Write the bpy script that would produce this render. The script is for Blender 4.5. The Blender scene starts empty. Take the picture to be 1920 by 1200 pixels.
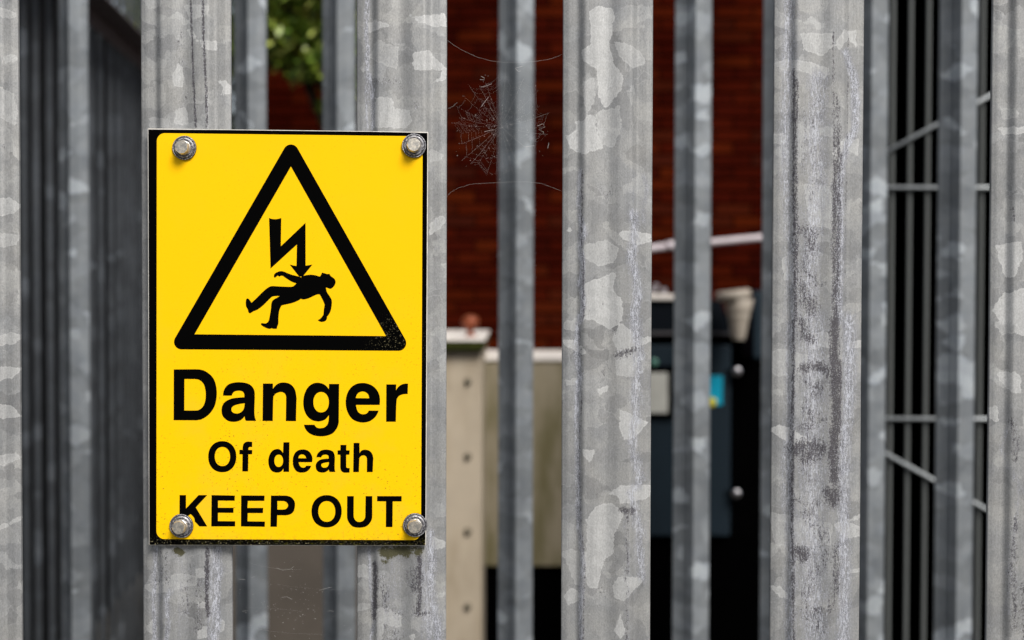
import bpy, bmesh, math, random
import numpy as np
from mathutils import Vector, Matrix
from mathutils.geometry import tessellate_polygon
from mathutils import noise as mnoise

R = math.radians
scene = bpy.context.scene
COL = scene.collection
random.seed(7)

# ------------------------------------------------------------------ camera
FPX = 2666.7
CAM_Z = 1.6
D = 1.067                      # distance of the near fence
cam_data = bpy.data.cameras.new('camera')
cam_data.lens = 50.0
cam_data.sensor_width = 36.0
cam_data.clip_start = 0.02
cam_data.clip_end = 500
cam = bpy.data.objects.new('camera', cam_data)
COL.objects.link(cam)
CM = Matrix.Translation((0, 0, CAM_Z)) @ Matrix.Rotation(R(90 - 1.4), 4, 'X') @ Matrix.Rotation(R(0.126), 4, 'Z')
cam.matrix_world = CM
cam_data.dof.use_dof = True
cam_data.dof.focus_distance = D - 0.006
cam_data.dof.aperture_fstop = 6.3
scene.camera = cam

# ------------------------------------------------------------------ sky, sun, exposure
world = bpy.data.worlds.new('World')
scene.world = world
world.use_nodes = True
wn = world.node_tree
bg = wn.nodes['Background']
sky = wn.nodes.new('ShaderNodeTexSky')
sky.sky_type = 'NISHITA'
sky.sun_disc = False
SUN_AZ, SUN_EL = R(149), R(46)
sky.sun_elevation = SUN_EL
sky.sun_rotation = SUN_AZ
sky.air_density = 1.0
sky.dust_density = 3.0
sky.ozone_density = 1.0
hs = wn.nodes.new('ShaderNodeHueSaturation')      # thin even cloud takes most of the blue out
hs.inputs['Saturation'].default_value = .5
wn.links.new(sky.outputs[0], hs.inputs['Color'])
wn.links.new(hs.outputs[0], bg.inputs[0])
bg.inputs[1].default_value = 0.068

sd = bpy.data.lights.new('sun', 'SUN')
sd.energy = 2.95
sd.angle = R(24)
sd.color = (1.0, 0.955, 0.89)
sun = bpy.data.objects.new('sun', sd)
COL.objects.link(sun)
sdir = Vector((math.sin(SUN_AZ) * math.cos(SUN_EL), math.cos(SUN_AZ) * math.cos(SUN_EL), math.sin(SUN_EL)))
sun.rotation_euler = sdir.to_track_quat('Z', 'Y').to_euler()

scene.view_settings.view_transform = 'Standard'
scene.view_settings.look = 'None'
scene.view_settings.gamma = 1
scene.view_settings.use_curve_mapping = False
scene.view_settings.exposure = 0.55
scene.render.engine = 'CYCLES'
scene.cycles.max_bounces = 6

# ------------------------------------------------------------------ helpers
RM = CM.to_3x3()
CL = Vector((0, 0, CAM_Z))


def P(px, py, Y):
    """the point of the world plane y = Y seen at pixel (px, py) of the 1920x1200 photo"""
    d = RM @ Vector((px - 960, 600 - py, -FPX))
    return CL + d * (Y / d.y)


def PX(px, Y):
    return P(px, 560, Y).x


def PZ(py, Y):
    return P(960, py, Y).z


def tag(o, label=None, cat=None, group=None, kind=None):
    if label: o['label'] = label
    if cat: o['category'] = cat
    if group: o['group'] = group
    if kind: o['kind'] = kind
    return o


def empty(name, loc, rz=0):
    o = bpy.data.objects.new(name, None)
    o.empty_display_size = 0.05
    o.location = loc
    o.rotation_euler = (0, 0, rz)
    COL.objects.link(o)
    return o


def link(name, me, mat=None, parent=None, loc=(0, 0, 0), rot=(0, 0, 0)):
    o = bpy.data.objects.new(name, me)
    if mat is not None and len(me.materials) == 0:
        me.materials.append(mat)
    o.location = loc
    o.rotation_euler = rot
    o.parent = parent
    COL.objects.link(o)
    return o


def mesh(name, verts, faces, smooth=False):
    me = bpy.data.meshes.new(name)
    me.from_pydata([tuple(v) for v in verts], [], faces)
    me.update()
    if smooth:
        for p in me.polygons: p.use_smooth = True
    return me


class MB:
    def __init__(self):
        self.v = []; self.f = []; self.sm = []

    def add(self, vs, fs, smooth=False):
        b = len(self.v)
        self.v += [tuple(v) for v in vs]
        self.f += [tuple(i + b for i in f) for f in fs]
        self.sm += [smooth] * len(fs)

    def box(self, x0, x1, y0, y1, z0, z1, bev=0.0):
        if bev <= 0:
            vs = [(x, y, z) for z in (z0, z1) for y in (y0, y1) for x in (x0, x1)]
            self.add(vs, [(0, 2, 3, 1), (4, 5, 7, 6), (0, 1, 5, 4), (2, 6, 7, 3), (0, 4, 6, 2), (1, 3, 7, 5)])
            return
        bm = bmesh.new()
        bmesh.ops.create_cube(bm, size=1)
        for v in bm.verts:
            v.co = Vector(((x0 + x1) / 2 + v.co.x * (x1 - x0), (y0 + y1) / 2 + v.co.y * (y1 - y0), (z0 + z1) / 2 + v.co.z * (z1 - z0)))
        bmesh.ops.bevel(bm, geom=bm.edges[:], offset=bev, segments=2, affect='EDGES', profile=0.5)
        bm.verts.index_update()
        self.add([v.co[:] for v in bm.verts], [tuple(v.index for v in f.verts) for f in bm.faces])
        bm.free()

    def tube(self, pts, rad, n=8, caps=True):
        pts = [Vector(p) for p in pts]
        rads = rad if isinstance(rad, (list, tuple)) else [rad] * len(pts)
        rings = []
        for i, p in enumerate(pts):
            t = (pts[min(i + 1, len(pts) - 1)] - pts[max(i - 1, 0)]).normalized()
            up = Vector((0, 0, 1)) if abs(t.z) < 0.9 else Vector((0, 1, 0))
            a = t.cross(up).normalized(); b = t.cross(a)
            rings.append([p + (a * math.cos(2 * math.pi * k / n) + b * math.sin(2 * math.pi * k / n)) * rads[i] for k in range(n)])
        vs = [v for r in rings for v in r]
        fs = []
        for i in range(len(rings) - 1):
            for k in range(n):
                k2 = (k + 1) % n
                fs.append((i * n + k, i * n + k2, (i + 1) * n + k2, (i + 1) * n + k))
        if caps:
            fs.append(tuple(range(n))); fs.append(tuple(range((len(rings) - 1) * n, len(rings) * n))[::-1])
        self.add(vs, fs, n > 5)

    def lathe(self, prof, n=32, origin=(0, 0, 0), axis='-Y', smooth=True):
        """prof = [(radius, height)], turned about the axis"""
        vs = []
        for r, h in prof:
            for k in range(n):
                a = 2 * math.pi * k / n
                if axis == '-Y': vs.append((origin[0] + r * math.cos(a), origin[1] - h, origin[2] + r * math.sin(a)))
                else: vs.append((origin[0] + r * math.cos(a), origin[1] + r * math.sin(a), origin[2] + h))
        fs = []
        for i in range(len(prof) - 1):
            for k in range(n):
                k2 = (k + 1) % n
                fs.append((i * n + k, i * n + k2, (i + 1) * n + k2, (i + 1) * n + k))
        fs.append(tuple(range((len(prof) - 1) * n, len(prof) * n)))
        self.add(vs, fs, smooth)

    def build(self, name, mat=None, parent=None, loc=(0, 0, 0), rot=(0, 0, 0)):
        me = bpy.data.meshes.new(name)
        me.from_pydata(self.v, [], self.f)
        me.polygons.foreach_set('use_smooth', self.sm)
        bm = bmesh.new(); bm.from_mesh(me)
        bmesh.ops.recalc_face_normals(bm, faces=bm.faces[:])
        bm.to_mesh(me); bm.free()
        me.update()
        return link(name, me, mat, parent, loc, rot)


# ------------------------------------------------------------------ node helper
class NT:
    def __init__(self, name):
        self.m = bpy.data.materials.new(name)
        self.m.use_nodes = True
        self.t = self.m.node_tree
        self.b = self.t.nodes['Principled BSDF']

    def n(self, typ, **kw):
        nd = self.t.nodes.new(typ)
        for k, v in kw.items(): setattr(nd, k, v)
        return nd

    def set(self, sock, v):
        if isinstance(v, bpy.types.NodeSocket): self.t.links.new(v, sock)
        else: sock.default_value = v

    def math(self, op, a, b=0.0, c=0.0, clamp=False):
        nd = self.n('ShaderNodeMath', operation=op, use_clamp=clamp)
        self.set(nd.inputs[0], a); self.set(nd.inputs[1], b); self.set(nd.inputs[2], c)
        return nd.outputs[0]

    def vmath(self, op, a, b=(0, 0, 0)):
        nd = self.n('ShaderNodeVectorMath', operation=op)
        self.set(nd.inputs[0], a); self.set(nd.inputs[1], b)
        return nd.outputs[0]

    def noise(self, vec, scale, detail=3, rough=0.55, col=False):
        nd = self.n('ShaderNodeTexNoise')
        self.set(nd.inputs['Vector'], vec); nd.inputs['Scale'].default_value = scale
        nd.inputs['Detail'].default_value = detail; nd.inputs['Roughness'].default_value = rough
        return nd.outputs['Color' if col else 'Fac']

    def sstep(self, v, lo, hi, a=0.0, b=1.0):
        nd = self.n('ShaderNodeMapRange', interpolation_type='SMOOTHSTEP')
        self.set(nd.inputs[0], v)
        nd.inputs[1].default_value = lo; nd.inputs[2].default_value = hi
        nd.inputs[3].default_value = a; nd.inputs[4].default_value = b
        return nd.outputs[0]

    def mix(self, fac, a, b, mode='MIX'):
        nd = self.n('ShaderNodeMix', data_type='RGBA', blend_type=mode)
        self.set(nd.inputs[0], fac)
        for s, v in ((nd.inputs[6], a), (nd.inputs[7], b)):
            if isinstance(v, (tuple, list)) and len(v) == 3: v = (*v, 1)
            self.set(s, v)
        return nd.outputs[2]

    def ramp(self, v, stops, interp='LINEAR'):
        nd = self.n('ShaderNodeValToRGB')
        nd.color_ramp.interpolation = interp
        e = nd.color_ramp.elements
        while len(e) < len(stops): e.new(0.5)
        for i, (p, c) in enumerate(stops):
            e[i].position = p
            e[i].color = (*c, 1) if isinstance(c, (tuple, list)) else (c, c, c, 1)
        self.set(nd.inputs[0], v)
        return nd.outputs[0]

    def coord(self):
        return self.n('ShaderNodeTexCoord').outputs['Object']

    def fin(self, col, rough=0.5, metal=0.0, spec=0.5, bump=None, bs=0.2, bd=0.001):
        self.set(self.b.inputs['Base Color'], (*col, 1) if isinstance(col, (tuple, list)) and len(col) == 3 else col)
        self.set(self.b.inputs['Roughness'], rough)
        self.set(self.b.inputs['Metallic'], metal)
        self.set(self.b.inputs['Specular IOR Level'], spec)
        if bump is not None:
            bn = self.n('ShaderNodeBump')
            bn.inputs['Strength'].default_value = bs; bn.inputs['Distance'].default_value = bd
            self.set(bn.inputs['Height'], bump)
            self.t.links.new(bn.outputs[0], self.b.inputs['Normal'])
        return self.m


def galvanised(name, near=False, tone=1.0, cell=13.0, tint=(1, 1, 1), seed=0.0):
    t = NT(name)
    co = t.vmath('SCALE', t.coord())
    co.node.inputs['Scale'].default_value = 1000.0            # millimetres
    rnd = t.n('ShaderNodeObjectInfo').outputs['Random']
    off = t.n('ShaderNodeCombineXYZ')
    t.set(off.inputs[0], t.math('MULTIPLY', rnd, 900)); t.set(off.inputs[1], t.math('MULTIPLY', rnd, 370)); t.set(off.inputs[2], t.math('MULTIPLY_ADD', rnd, 1700, seed))
    mm = t.vmath('ADD', co, off.outputs[0])
    # distort
    w1 = t.vmath('SUBTRACT', t.noise(mm, 0.07, 2, .5, True), (.5, .5, .5))
    w1s = t.vmath('SCALE', w1); w1s.node.inputs['Scale'].default_value = 22.0
    w2 = t.vmath('SUBTRACT', t.noise(mm, 0.45, 3, .6, True), (.5, .5, .5))
    w2s = t.vmath('SCALE', w2); w2s.node.inputs['Scale'].default_value = 3.2
    dm = t.vmath('ADD', t.vmath('ADD', mm, w1s), w2s)
    dq = t.vmath('MULTIPLY', dm, (0.72, 0.15, 1.0))
    v1 = t.n('ShaderNodeTexVoronoi'); t.set(v1.inputs['Vector'], dq); v1.inputs['Scale'].default_value = 1 / cell
    s1 = t.n('ShaderNodeSeparateColor'); t.set(s1.inputs[0], v1.outputs['Color'])
    v2 = t.n('ShaderNodeTexVoronoi'); t.set(v2.inputs['Vector'], t.vmath('ADD', dq, (31, 17, 90))); v2.inputs['Scale'].default_value = 1 / (cell * 2.3)
    s2 = t.n('ShaderNodeSeparateColor'); t.set(s2.inputs[0], v2.outputs['Color'])
    if near:
        a = t.ramp(s1.outputs[0], [(0, (.232, .230, .225)), (.18, (.268, .266, .26)), (.5, (.28, .278, .27)), (.8, (.297, .294, .284)), (.93, (.315, .312, .302)), (1, (.35, .347, .336))])
    else:
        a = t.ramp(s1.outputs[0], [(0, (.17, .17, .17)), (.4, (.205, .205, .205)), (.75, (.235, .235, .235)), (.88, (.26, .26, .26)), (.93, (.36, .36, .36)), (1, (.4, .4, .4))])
    b = t.ramp(s2.outputs[1], [(0, .9), (.5, 1.0), (1, 1.09)])
    c = t.mix(1.0, a, b, 'MULTIPLY')
    # radiating striation inside the crystals
    dirn = t.vmath('SUBTRACT', mm, (0, 0, 0))
    st = t.vmath('MULTIPLY', dirn, (0.9, 0.3, 0.16))
    strn = t.noise(st, 1.0, 4, .65)
    rot = t.n('ShaderNodeVectorRotate', rotation_type='AXIS_ANGLE')
    t.set(rot.inputs['Vector'], mm); rot.inputs['Axis'].default_value = (0, 1, 0)
    t.set(rot.inputs['Angle'], t.math('MULTIPLY', s1.outputs[2], 3.1))
    feather = t.noise(t.vmath('MULTIPLY', rot.outputs[0], (.22, .3, 2.0)), .55, 4, .7)
    c = t.mix(1.0, c, t.ramp(feather, [(.3, .93), (.7, 1.07)]), 'MULTIPLY')
    c = t.mix(1.0, c, t.ramp(strn, [(.25, .93), (.75, 1.07)]), 'MULTIPLY')
    hz = t.noise(t.vmath('MULTIPLY', dm, (.10, .1, .9)), .7, 3, .6)
    c = t.mix(.8, c, t.ramp(hz, [(.3, .975), (.7, 1.025)]), 'MULTIPLY')
    blot = t.noise(mm, .035, 4, .6)
    c = t.mix(1.0, c, t.ramp(blot, [(.3, (.86, .875, .905)), (.7, (1.12, 1.11, 1.09))]), 'MULTIPLY')
    fine = t.noise(mm, 2.2, 2, .7)
    rough = t.math('MULTIPLY_ADD', s1.outputs[1], .16, .5)
    bumpv = t.math('ADD', t.math('MULTIPLY', fine, .5), t.math('MULTIPLY', strn, .5))
    if near:
        def at(n):
            nd = t.n('ShaderNodeAttribute'); nd.attribute_name = n; return nd.outputs['Fac']
        # crystal patches that are clearly paler: signed distance in mm, edges broken up by noise
        jag = t.math('SUBTRACT', t.noise(mm, .28, 4, .62), .5)
        sdf = t.math('MULTIPLY_ADD', jag, 5.0, at('patch_distance'))
        pm = t.math('MULTIPLY', t.sstep(sdf, -.25, .25), at('patch_level'))
        pc = t.mix(t.noise(mm, .12, 3), (.39, .388, .378), (.52, .516, .502))
        pc = t.mix(.8, pc, t.ramp(strn, [(.25, .9), (.75, 1.08)]), 'MULTIPLY')
        pc = t.mix(1.0, pc, t.ramp(feather, [(.3, .9), (.7, 1.06)]), 'MULTIPLY')
        c = t.mix(pm, c, pc)
        edge = t.math('MULTIPLY', t.math('MULTIPLY', t.sstep(sdf, -.1, .2), t.sstep(sdf, .35, 1.0, 1, 0)), at('patch_level'))
        c = t.mix(t.math('MULTIPLY', edge, .45), c, (.52, .515, .50))
        # some thin pale crystal borders
        ve = t.n('ShaderNodeTexVoronoi', feature='DISTANCE_TO_EDGE'); t.set(ve.inputs['Vector'], dq); ve.inputs['Scale'].default_value = 1 / cell
        em = t.math('MULTIPLY', t.sstep(ve.outputs[0], 0, .03, 1, 0), t.sstep(t.noise(mm, .06, 2), .5, .62, 0, .35))
        c = t.mix(em, c, (.45, .445, .43))
        # bluish oxide mottling and white chalky streaks
        vs = t.vmath('MULTIPLY', mm, (1.0, .5, .18))
        sn = t.noise(vs, 1.3, 5, .72)
        sn2 = t.noise(mm, 1.1, 5, .75)
        aw = at('white')
        big = t.noise(t.vmath('MULTIPLY', mm, (.5, .3, .10)), 1.0, 4, .6)
        ox = t.math('MULTIPLY', t.sstep(t.math('ADD', t.math('MULTIPLY', aw, .7), t.math('ADD', t.math('SUBTRACT', sn2, .5), t.math('SUBTRACT', big, .5))), .22, .8), .7)
        c = t.mix(ox, c, t.ramp(sn2, [(.36, (.06, .062, .078)), (.45, (.17, .172, .195)), (.54, (.26, .262, .29)), (.66, (.52, .53, .58))]))
        # thin branching white lines: where a vertical-stretched noise crosses its middle
        rid = t.math('ABSOLUTE', t.math('SUBTRACT', t.noise(t.vmath('MULTIPLY', mm, (.42, .3, .085)), 1.0, 5, .62), .5))
        ln = t.sstep(rid, .004, .035, 1, 0)
        lm = t.math('MULTIPLY', ln, t.sstep(t.math('ADD', t.math('MULTIPLY', aw, .8), t.math('SUBTRACT', sn, .5)), .42, .75))
        gr = t.sstep(t.math('MULTIPLY_ADD', aw, .42, t.math('MULTIPLY', sn2, .8)), .78, .9)
        wm = t.math('MAXIMUM', t.math('MULTIPLY', lm, .85), t.math('MULTIPLY', gr, .5))
        c = t.mix(wm, c, (.58, .59, .64))
        ad = at('dark')
        dn = t.noise(t.vmath('MULTIPLY', mm, (1, .5, .35)), .95, 6, .85)
        gn = t.noise(t.vmath('MULTIPLY', mm, (1, .6, .6)), .85, 5, .8)
        thr = t.math('SUBTRACT', .68, t.math('MULTIPLY', ad, .275))
        dd = t.math('ADD', t.math('MULTIPLY', gn, .55), t.math('MULTIPLY_ADD', dn, .25, t.math('MULTIPLY', big, .2)))
        dmask = t.sstep(t.math('SUBTRACT', dd, thr), -.03, .05)
        sparkle = t.math('MULTIPLY', t.sstep(t.noise(t.vmath('ADD', mm, (50, 0, 7)), 1.3, 2, .6), .60, .68), t.sstep(ad, .25, .6))
        c = t.mix(t.math('MULTIPLY', dmask, .9), c, t.mix(fine, (.012, .011, .015), (.10, .09, .10)))
        c = t.mix(t.math('MULTIPLY', sparkle, .6), c, (.55, .55, .6))
        # faint general mottling with oxide specks
        g = t.sstep(t.math('MULTIPLY_ADD', t.noise(mm, .05, 2), .5, t.math('MULTIPLY', sn2, .6)), .66, .78)
        c = t.mix(t.math('MULTIPLY', g, .35), c, (.17, .175, .20))
        pit = t.sstep(t.noise(mm, .9, 1, .5), .735, .78)
        c = t.mix(t.math('MULTIPLY', pit, .5), c, (.10, .10, .11))
        speck = t.sstep(t.noise(t.vmath('ADD', mm, (9, 9, 9)), 1.6, 1, .5), .75, .79)
        c = t.mix(t.math('MULTIPLY', speck, .4), c, (.5, .5, .5))
        am = at('moss')
        mm2 = t.sstep(t.math('MULTIPLY_ADD', am, .6, t.noise(mm, .55, 6, .8)), .82, .93)
        c = t.mix(t.math('MULTIPLY', mm2, .92), c, t.mix(fine, (.012, .012, .006), (.11, .10, .03)))
        grain = t.noise(t.vmath('MULTIPLY', mm, (1, 1, .55)), 1.15, 3, .75)
        c = t.mix(1.0, c, t.ramp(grain, [(.3, .80), (.5, 1.0), (.7, 1.17)]), 'MULTIPLY')
        vln = t.noise(t.vmath('MULTIPLY', mm, (.9, .3, .012)), 1.0, 3, .6)
        c = t.mix(1.0, c, t.ramp(vln, [(.3, .95), (.7, 1.05)]), 'MULTIPLY')
        bumpv = t.math('ADD', bumpv, t.math('MULTIPLY', t.math('MULTIPLY', aw, sn2), 2.0))
        rough = t.math('ADD', rough, t.math('MULTIPLY', aw, .15))
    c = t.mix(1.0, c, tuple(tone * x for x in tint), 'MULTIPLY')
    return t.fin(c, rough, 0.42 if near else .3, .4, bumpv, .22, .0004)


def plain(name, col, rough=.6, metal=0, spec=.5, var=.12, scale=8, bump=0.0):
    t = NT(name)
    co = t.coord()
    nz = t.noise(co, scale, 5, .6)
    c = t.mix(1.0, (*col, 1), t.ramp(nz, [(.3, 1 - var), (.7, 1 + var)]), 'MULTIPLY')
    return t.fin(c, rough, metal, spec, nz if bump else None, bump, .004)


M = {}
M['galv_near'] = galvanised('galvanised_weathered', True, 1.07, 13.0, (.972, .995, 1.03))
M['galv_mid'] = galvanised('galvanised_spangle', False, .97, 26.0, (.90, .985, 1.065))
M['galv_shaded'] = galvanised('galvanised_shaded', False, .27, 60.0, (.86, .97, 1.12))  # side fence copy, its shade put into the darker tone
M['rail_dark'] = plain('rail_steel', (.11, .095, .10), .6, .2, .3, .3, 30)

# ------------------------------------------------------------------ ground
t = NT('gravel_ground')
gco = t.coord()
gv = t.n('ShaderNodeTexVoronoi'); t.set(gv.inputs['Vector'], gco); gv.inputs['Scale'].default_value = 45
gs = t.n('ShaderNodeSeparateColor'); t.set(gs.inputs[0], gv.outputs['Color'])
gcx = t.mix(1.0, t.ramp(gs.outputs[0], [(0, (.035, .033, .03)), (1, (.11, .105, .095))]), t.ramp(t.noise(gco, 1.2, 4), [(.3, .7), (.7, 1.2)]), 'MULTIPLY')
M['ground'] = t.fin(gcx, .9, 0, .2, gv.outputs['Distance'], .8, .01)
gnd = MB()
gnd.add([(-200, -60, 0), (200, -60, 0), (200, 320, 0), (-200, 320, 0)], [(0, 1, 2, 3)])
tag(gnd.build('ground', M['ground']), kind='structure')

# ------------------------------------------------------------------ near fence: hand-mapped pales
def S(pts, ox, oy, s): return [(ox + x / s, oy + y / s) for x, y in pts]


A = lambda *p: S(p, 1040, 0, 2)
B = lambda *p: S(p, 1040, 600, 2)
C6 = lambda *p: S(p, 830, 400, 3)
Z1 = lambda *p: S(p, 430, 0, 2.667)
L0 = lambda *p: S(p, 0, 0, 2)
L1 = lambda *p: S(p, 0, 600, 2)
W1 = lambda *p: S(p, 260, 1000, 6)
W2 = lambda *p: S(p, 660, 1000, 6)
RT = lambda *p: S(p, 1600, 0, 2)
RB = lambda *p: S(p, 1600, 600, 2)
R6 = lambda *p: S(p, 1850, 500, 6)

PATCH = [
 (1, Z1((900,62),(925,95),(1000,78),(1075,65),(1090,130),(1040,138),(950,120),(905,90))),
 (.7, Z1((690,115),(740,105),(815,130),(750,150),(695,165))),
 (.95, Z1((918,268),(995,250),(1085,345),(1085,400),(1020,410),(1060,380),(1065,350),(920,355))),
 (.75, Z1((730,490),(815,490),(830,545),(900,555),(915,610),(880,645),(730,640))),
 (.35, Z1((740,200),(850,240),(840,350),(760,320),(700,290))),
 (.45, Z1((1000,740),(1075,770),(1060,800),(1000,815))),
 (.7, Z1((1000,1120),(1050,1080),(1090,1085),(1070,1130),(1000,1180))),
 (.75, A((130,50),(150,28),(215,30),(225,70),(205,175),(215,230),(255,290),(250,340),(185,415),(165,370),(155,260),(105,230),(100,185),(135,175))),
 (.5, A((220,160),(260,165),(320,190),(345,235),(290,260),(240,215))),
 (1, A((75,455),(105,455),(125,430),(150,440),(155,500),(185,555),(140,570),(105,580),(60,560),(37,510),(80,490))),
 (.65, A((105,310),(145,290),(150,380),(120,430),(108,370))),
 (.45, A((150,430),(240,400),(250,480),(215,560),(180,540),(160,490))),
 (1, A((235,868),(300,865),(365,880),(365,905),(320,920),(255,900))),
 (.6, A((105,920),(190,900),(240,930),(225,980),(170,1000),(110,970))),
 (.9, C6((795,400),(850,370),(900,360),(960,325),(975,345),(950,430),(1010,490),(1005,600),(945,650),(905,640),(850,600),(790,595),(800,540),(790,480))),
 (.9, C6((680,85),(720,80),(730,105),(700,100))),
 (.75, C6((955,700),(1000,610),(1060,660),(1090,700),(1175,695),(1175,720),(1100,750),(985,785))),
 (.9, C6((675,710),(745,715),(810,780),(780,798),(740,765),(680,745))),
 (.7, C6((970,810),(1030,790),(1120,770),(1130,900),(1060,920),(975,910))),
 (.5, C6((680,620),(740,590),(790,590),(770,650),(730,660),(680,650))),
 (.9, C6((865,990),(930,962),(935,990),(880,1020))),
 (.55, C6((680,940),(755,925),(750,960),(700,970))),
 (1, B((245,335),(285,350),(350,385),(300,440),(258,445),(240,400))),
 (.9, B((100,485),(145,485),(148,505),(128,530),(105,505))),
 (1, B((205,650),(240,618),(360,618),(360,665),(300,680),(245,685),(235,655))),
 (.85, B((118,740),(160,690),(215,685),(255,720),(250,750),(225,790),(215,880),(180,905),(160,1000),(125,1000),(110,920),(120,820))),
 (.5, B((20,870),(60,858),(110,870),(110,1000),(75,990),(40,900))),
 (.75, B((215,990),(240,958),(290,960),(338,975),(300,1010),(260,1050),(225,1040))),
 (.75, B((35,1030),(65,1003),(97,1025),(90,1055),(50,1068))),
 (.85, B((222,1160),(245,1100),(265,1170),(245,1190))),
 (.6, A((915,125),(1040,130),(1045,170),(1000,210),(930,190))),
 (.7, A((1045,170),(1080,115),(1130,115),(1130,175),(1100,150),(1060,190))),
 (.6, A((820,240),(860,222),(960,235),(1030,265),(1010,300),(900,265),(850,260))),
 (.85, A((1030,580),(1080,520),(1140,520),(1135,590),(1100,560),(1050,585))),
 (.5, A((820,505),(860,500),(880,520),(850,540),(820,535))),
 (.6, A((930,690),(1030,700),(1040,860),(960,850),(940,760))),
 (1, B((800,410),(845,392),(900,415),(960,455),(910,478),(870,455))),
 (.9, B((1038,760),(1080,750),(1150,775),(1150,810),(1085,820))),
 (.5, B((800,720),(900,735),(1040,760),(1030,840),(830,850))),
 (.55, B((800,120),(850,108),(940,130),(950,200),(830,210),(805,190))),
 (.8, B((1100,80),(1155,75),(1155,105),(1100,105))),
 (.85, B((1085,745),(1150,728),(1150,748),(1110,755))),
 (.75, B((798,995),(850,1000),(895,1055),(850,1040))),
 (.7, B((960,50),(1020,40),(1030,100),(960,110))),
 (.6, A((850,970),(900,950),(905,1060),(860,1050))),
 (.8, B((1095,940),(1150,928),(1150,945),(1110,950))),
 (1, R6((145,340),(200,300),(240,295),(380,245),(460,215),(460,790),(290,745),(230,660),(155,700),(150,630),(65,490))),
 (.9, R6((175,-20),(345,-20),(300,110),(240,125),(175,70))),
 (.8, RT((540,480),(580,478),(660,475),(660,500),(560,505))),
 (.9, RT((535,920),(620,905),(630,960),(590,1040),(545,980))),
 (1, RB((535,195),(600,193),(622,215),(620,270),(590,270),(545,225))),
 (.8, RB((500,330),(542,320),(545,390),(515,370),(500,380))),
 (.6, RB((520,0),(550,10),(600,0),(660,10),(660,50),(600,40),(560,60))),
 (.4, RT((550,400),(600,410),(620,440),(560,450))),
 (.7, L0((10,205),(60,205),(60,235),(20,235))),
 (.5, L0((-30,310),(50,350),(65,420),(60,470),(-30,430))),
 (.7, L0((-30,745),(40,740),(80,770),(50,800),(-30,820))),
 (.5, L0((-30,20),(60,45),(55,70),(-30,60))),
 (.5, L0((-30,870),(75,880),(60,920),(-30,930))),
 (.8, L1((-30,65),(45,45),(85,60),(60,90),(-30,100))),
 (.7, L1((-30,170),(80,180),(50,215),(-30,240))),
 (.7, L1((-30,310),(40,320),(70,350),(80,365),(-30,370))),
 (.7, L1((-30,510),(60,500),(80,515),(20,545),(-30,540))),
 (.7, L1((-30,785),(85,732),(85,745),(20,780),(-30,800))),
 (.8, L0((700,115),(720,110),(750,160),(725,150))),
 (.7, L0((650,290),(672,240),(690,260),(690,330),(655,325))),
 (.7, L0((755,155),(815,155),(815,190),(760,185))),
 (.9, L0((820,305),(845,300),(870,325),(870,350),(825,360),(840,330))),
 (.5, L0((530,-10),(600,-10),(620,25),(560,35))),
 (.5, L0((690,20),(790,25),(780,60),(720,80))),
 (.6, L0((665,410),(700,400),(710,470),(660,470))),
 (.4, L0((560,440),(640,450),(640,480),(560,480))),
 (.5, W1((60,580),(170,550),(330,520),(420,440),(600,450),(660,500),(660,570),(570,590),(400,640),(170,680),(60,620))),
 (.7, W1((655,385),(775,385),(775,490),(660,490))),
 (.8, W1((680,745),(770,750),(775,830),(685,820))),
 (.85, W1((665,1170),(680,1090),(785,1010),(785,1165))),
 (.8, W1((900,1000),(945,960),(975,1010),(960,1080),(900,1130))),
 (.75, W1((60,1080),(160,970),(180,1150),(110,1110))),
 (.6, W2((60,370),(130,350),(200,380),(290,430),(280,560),(200,500),(60,500))),
 (.65, W2((260,860),(310,820),(430,840),(560,920),(560,1060),(370,1010),(340,1240),(280,1240),(290,1000))),
 (.8, W2((640,1140),(720,1085),(700,1180),(660,1190))),
 (.8, W2((900,20),(1050,100),(1050,160),(920,190))),
 (.5, W2((940,680),(1050,660),(1050,705),(940,720))),
 (.5, W2((60,780),(200,790),(230,850),(60,880))),
]
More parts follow.
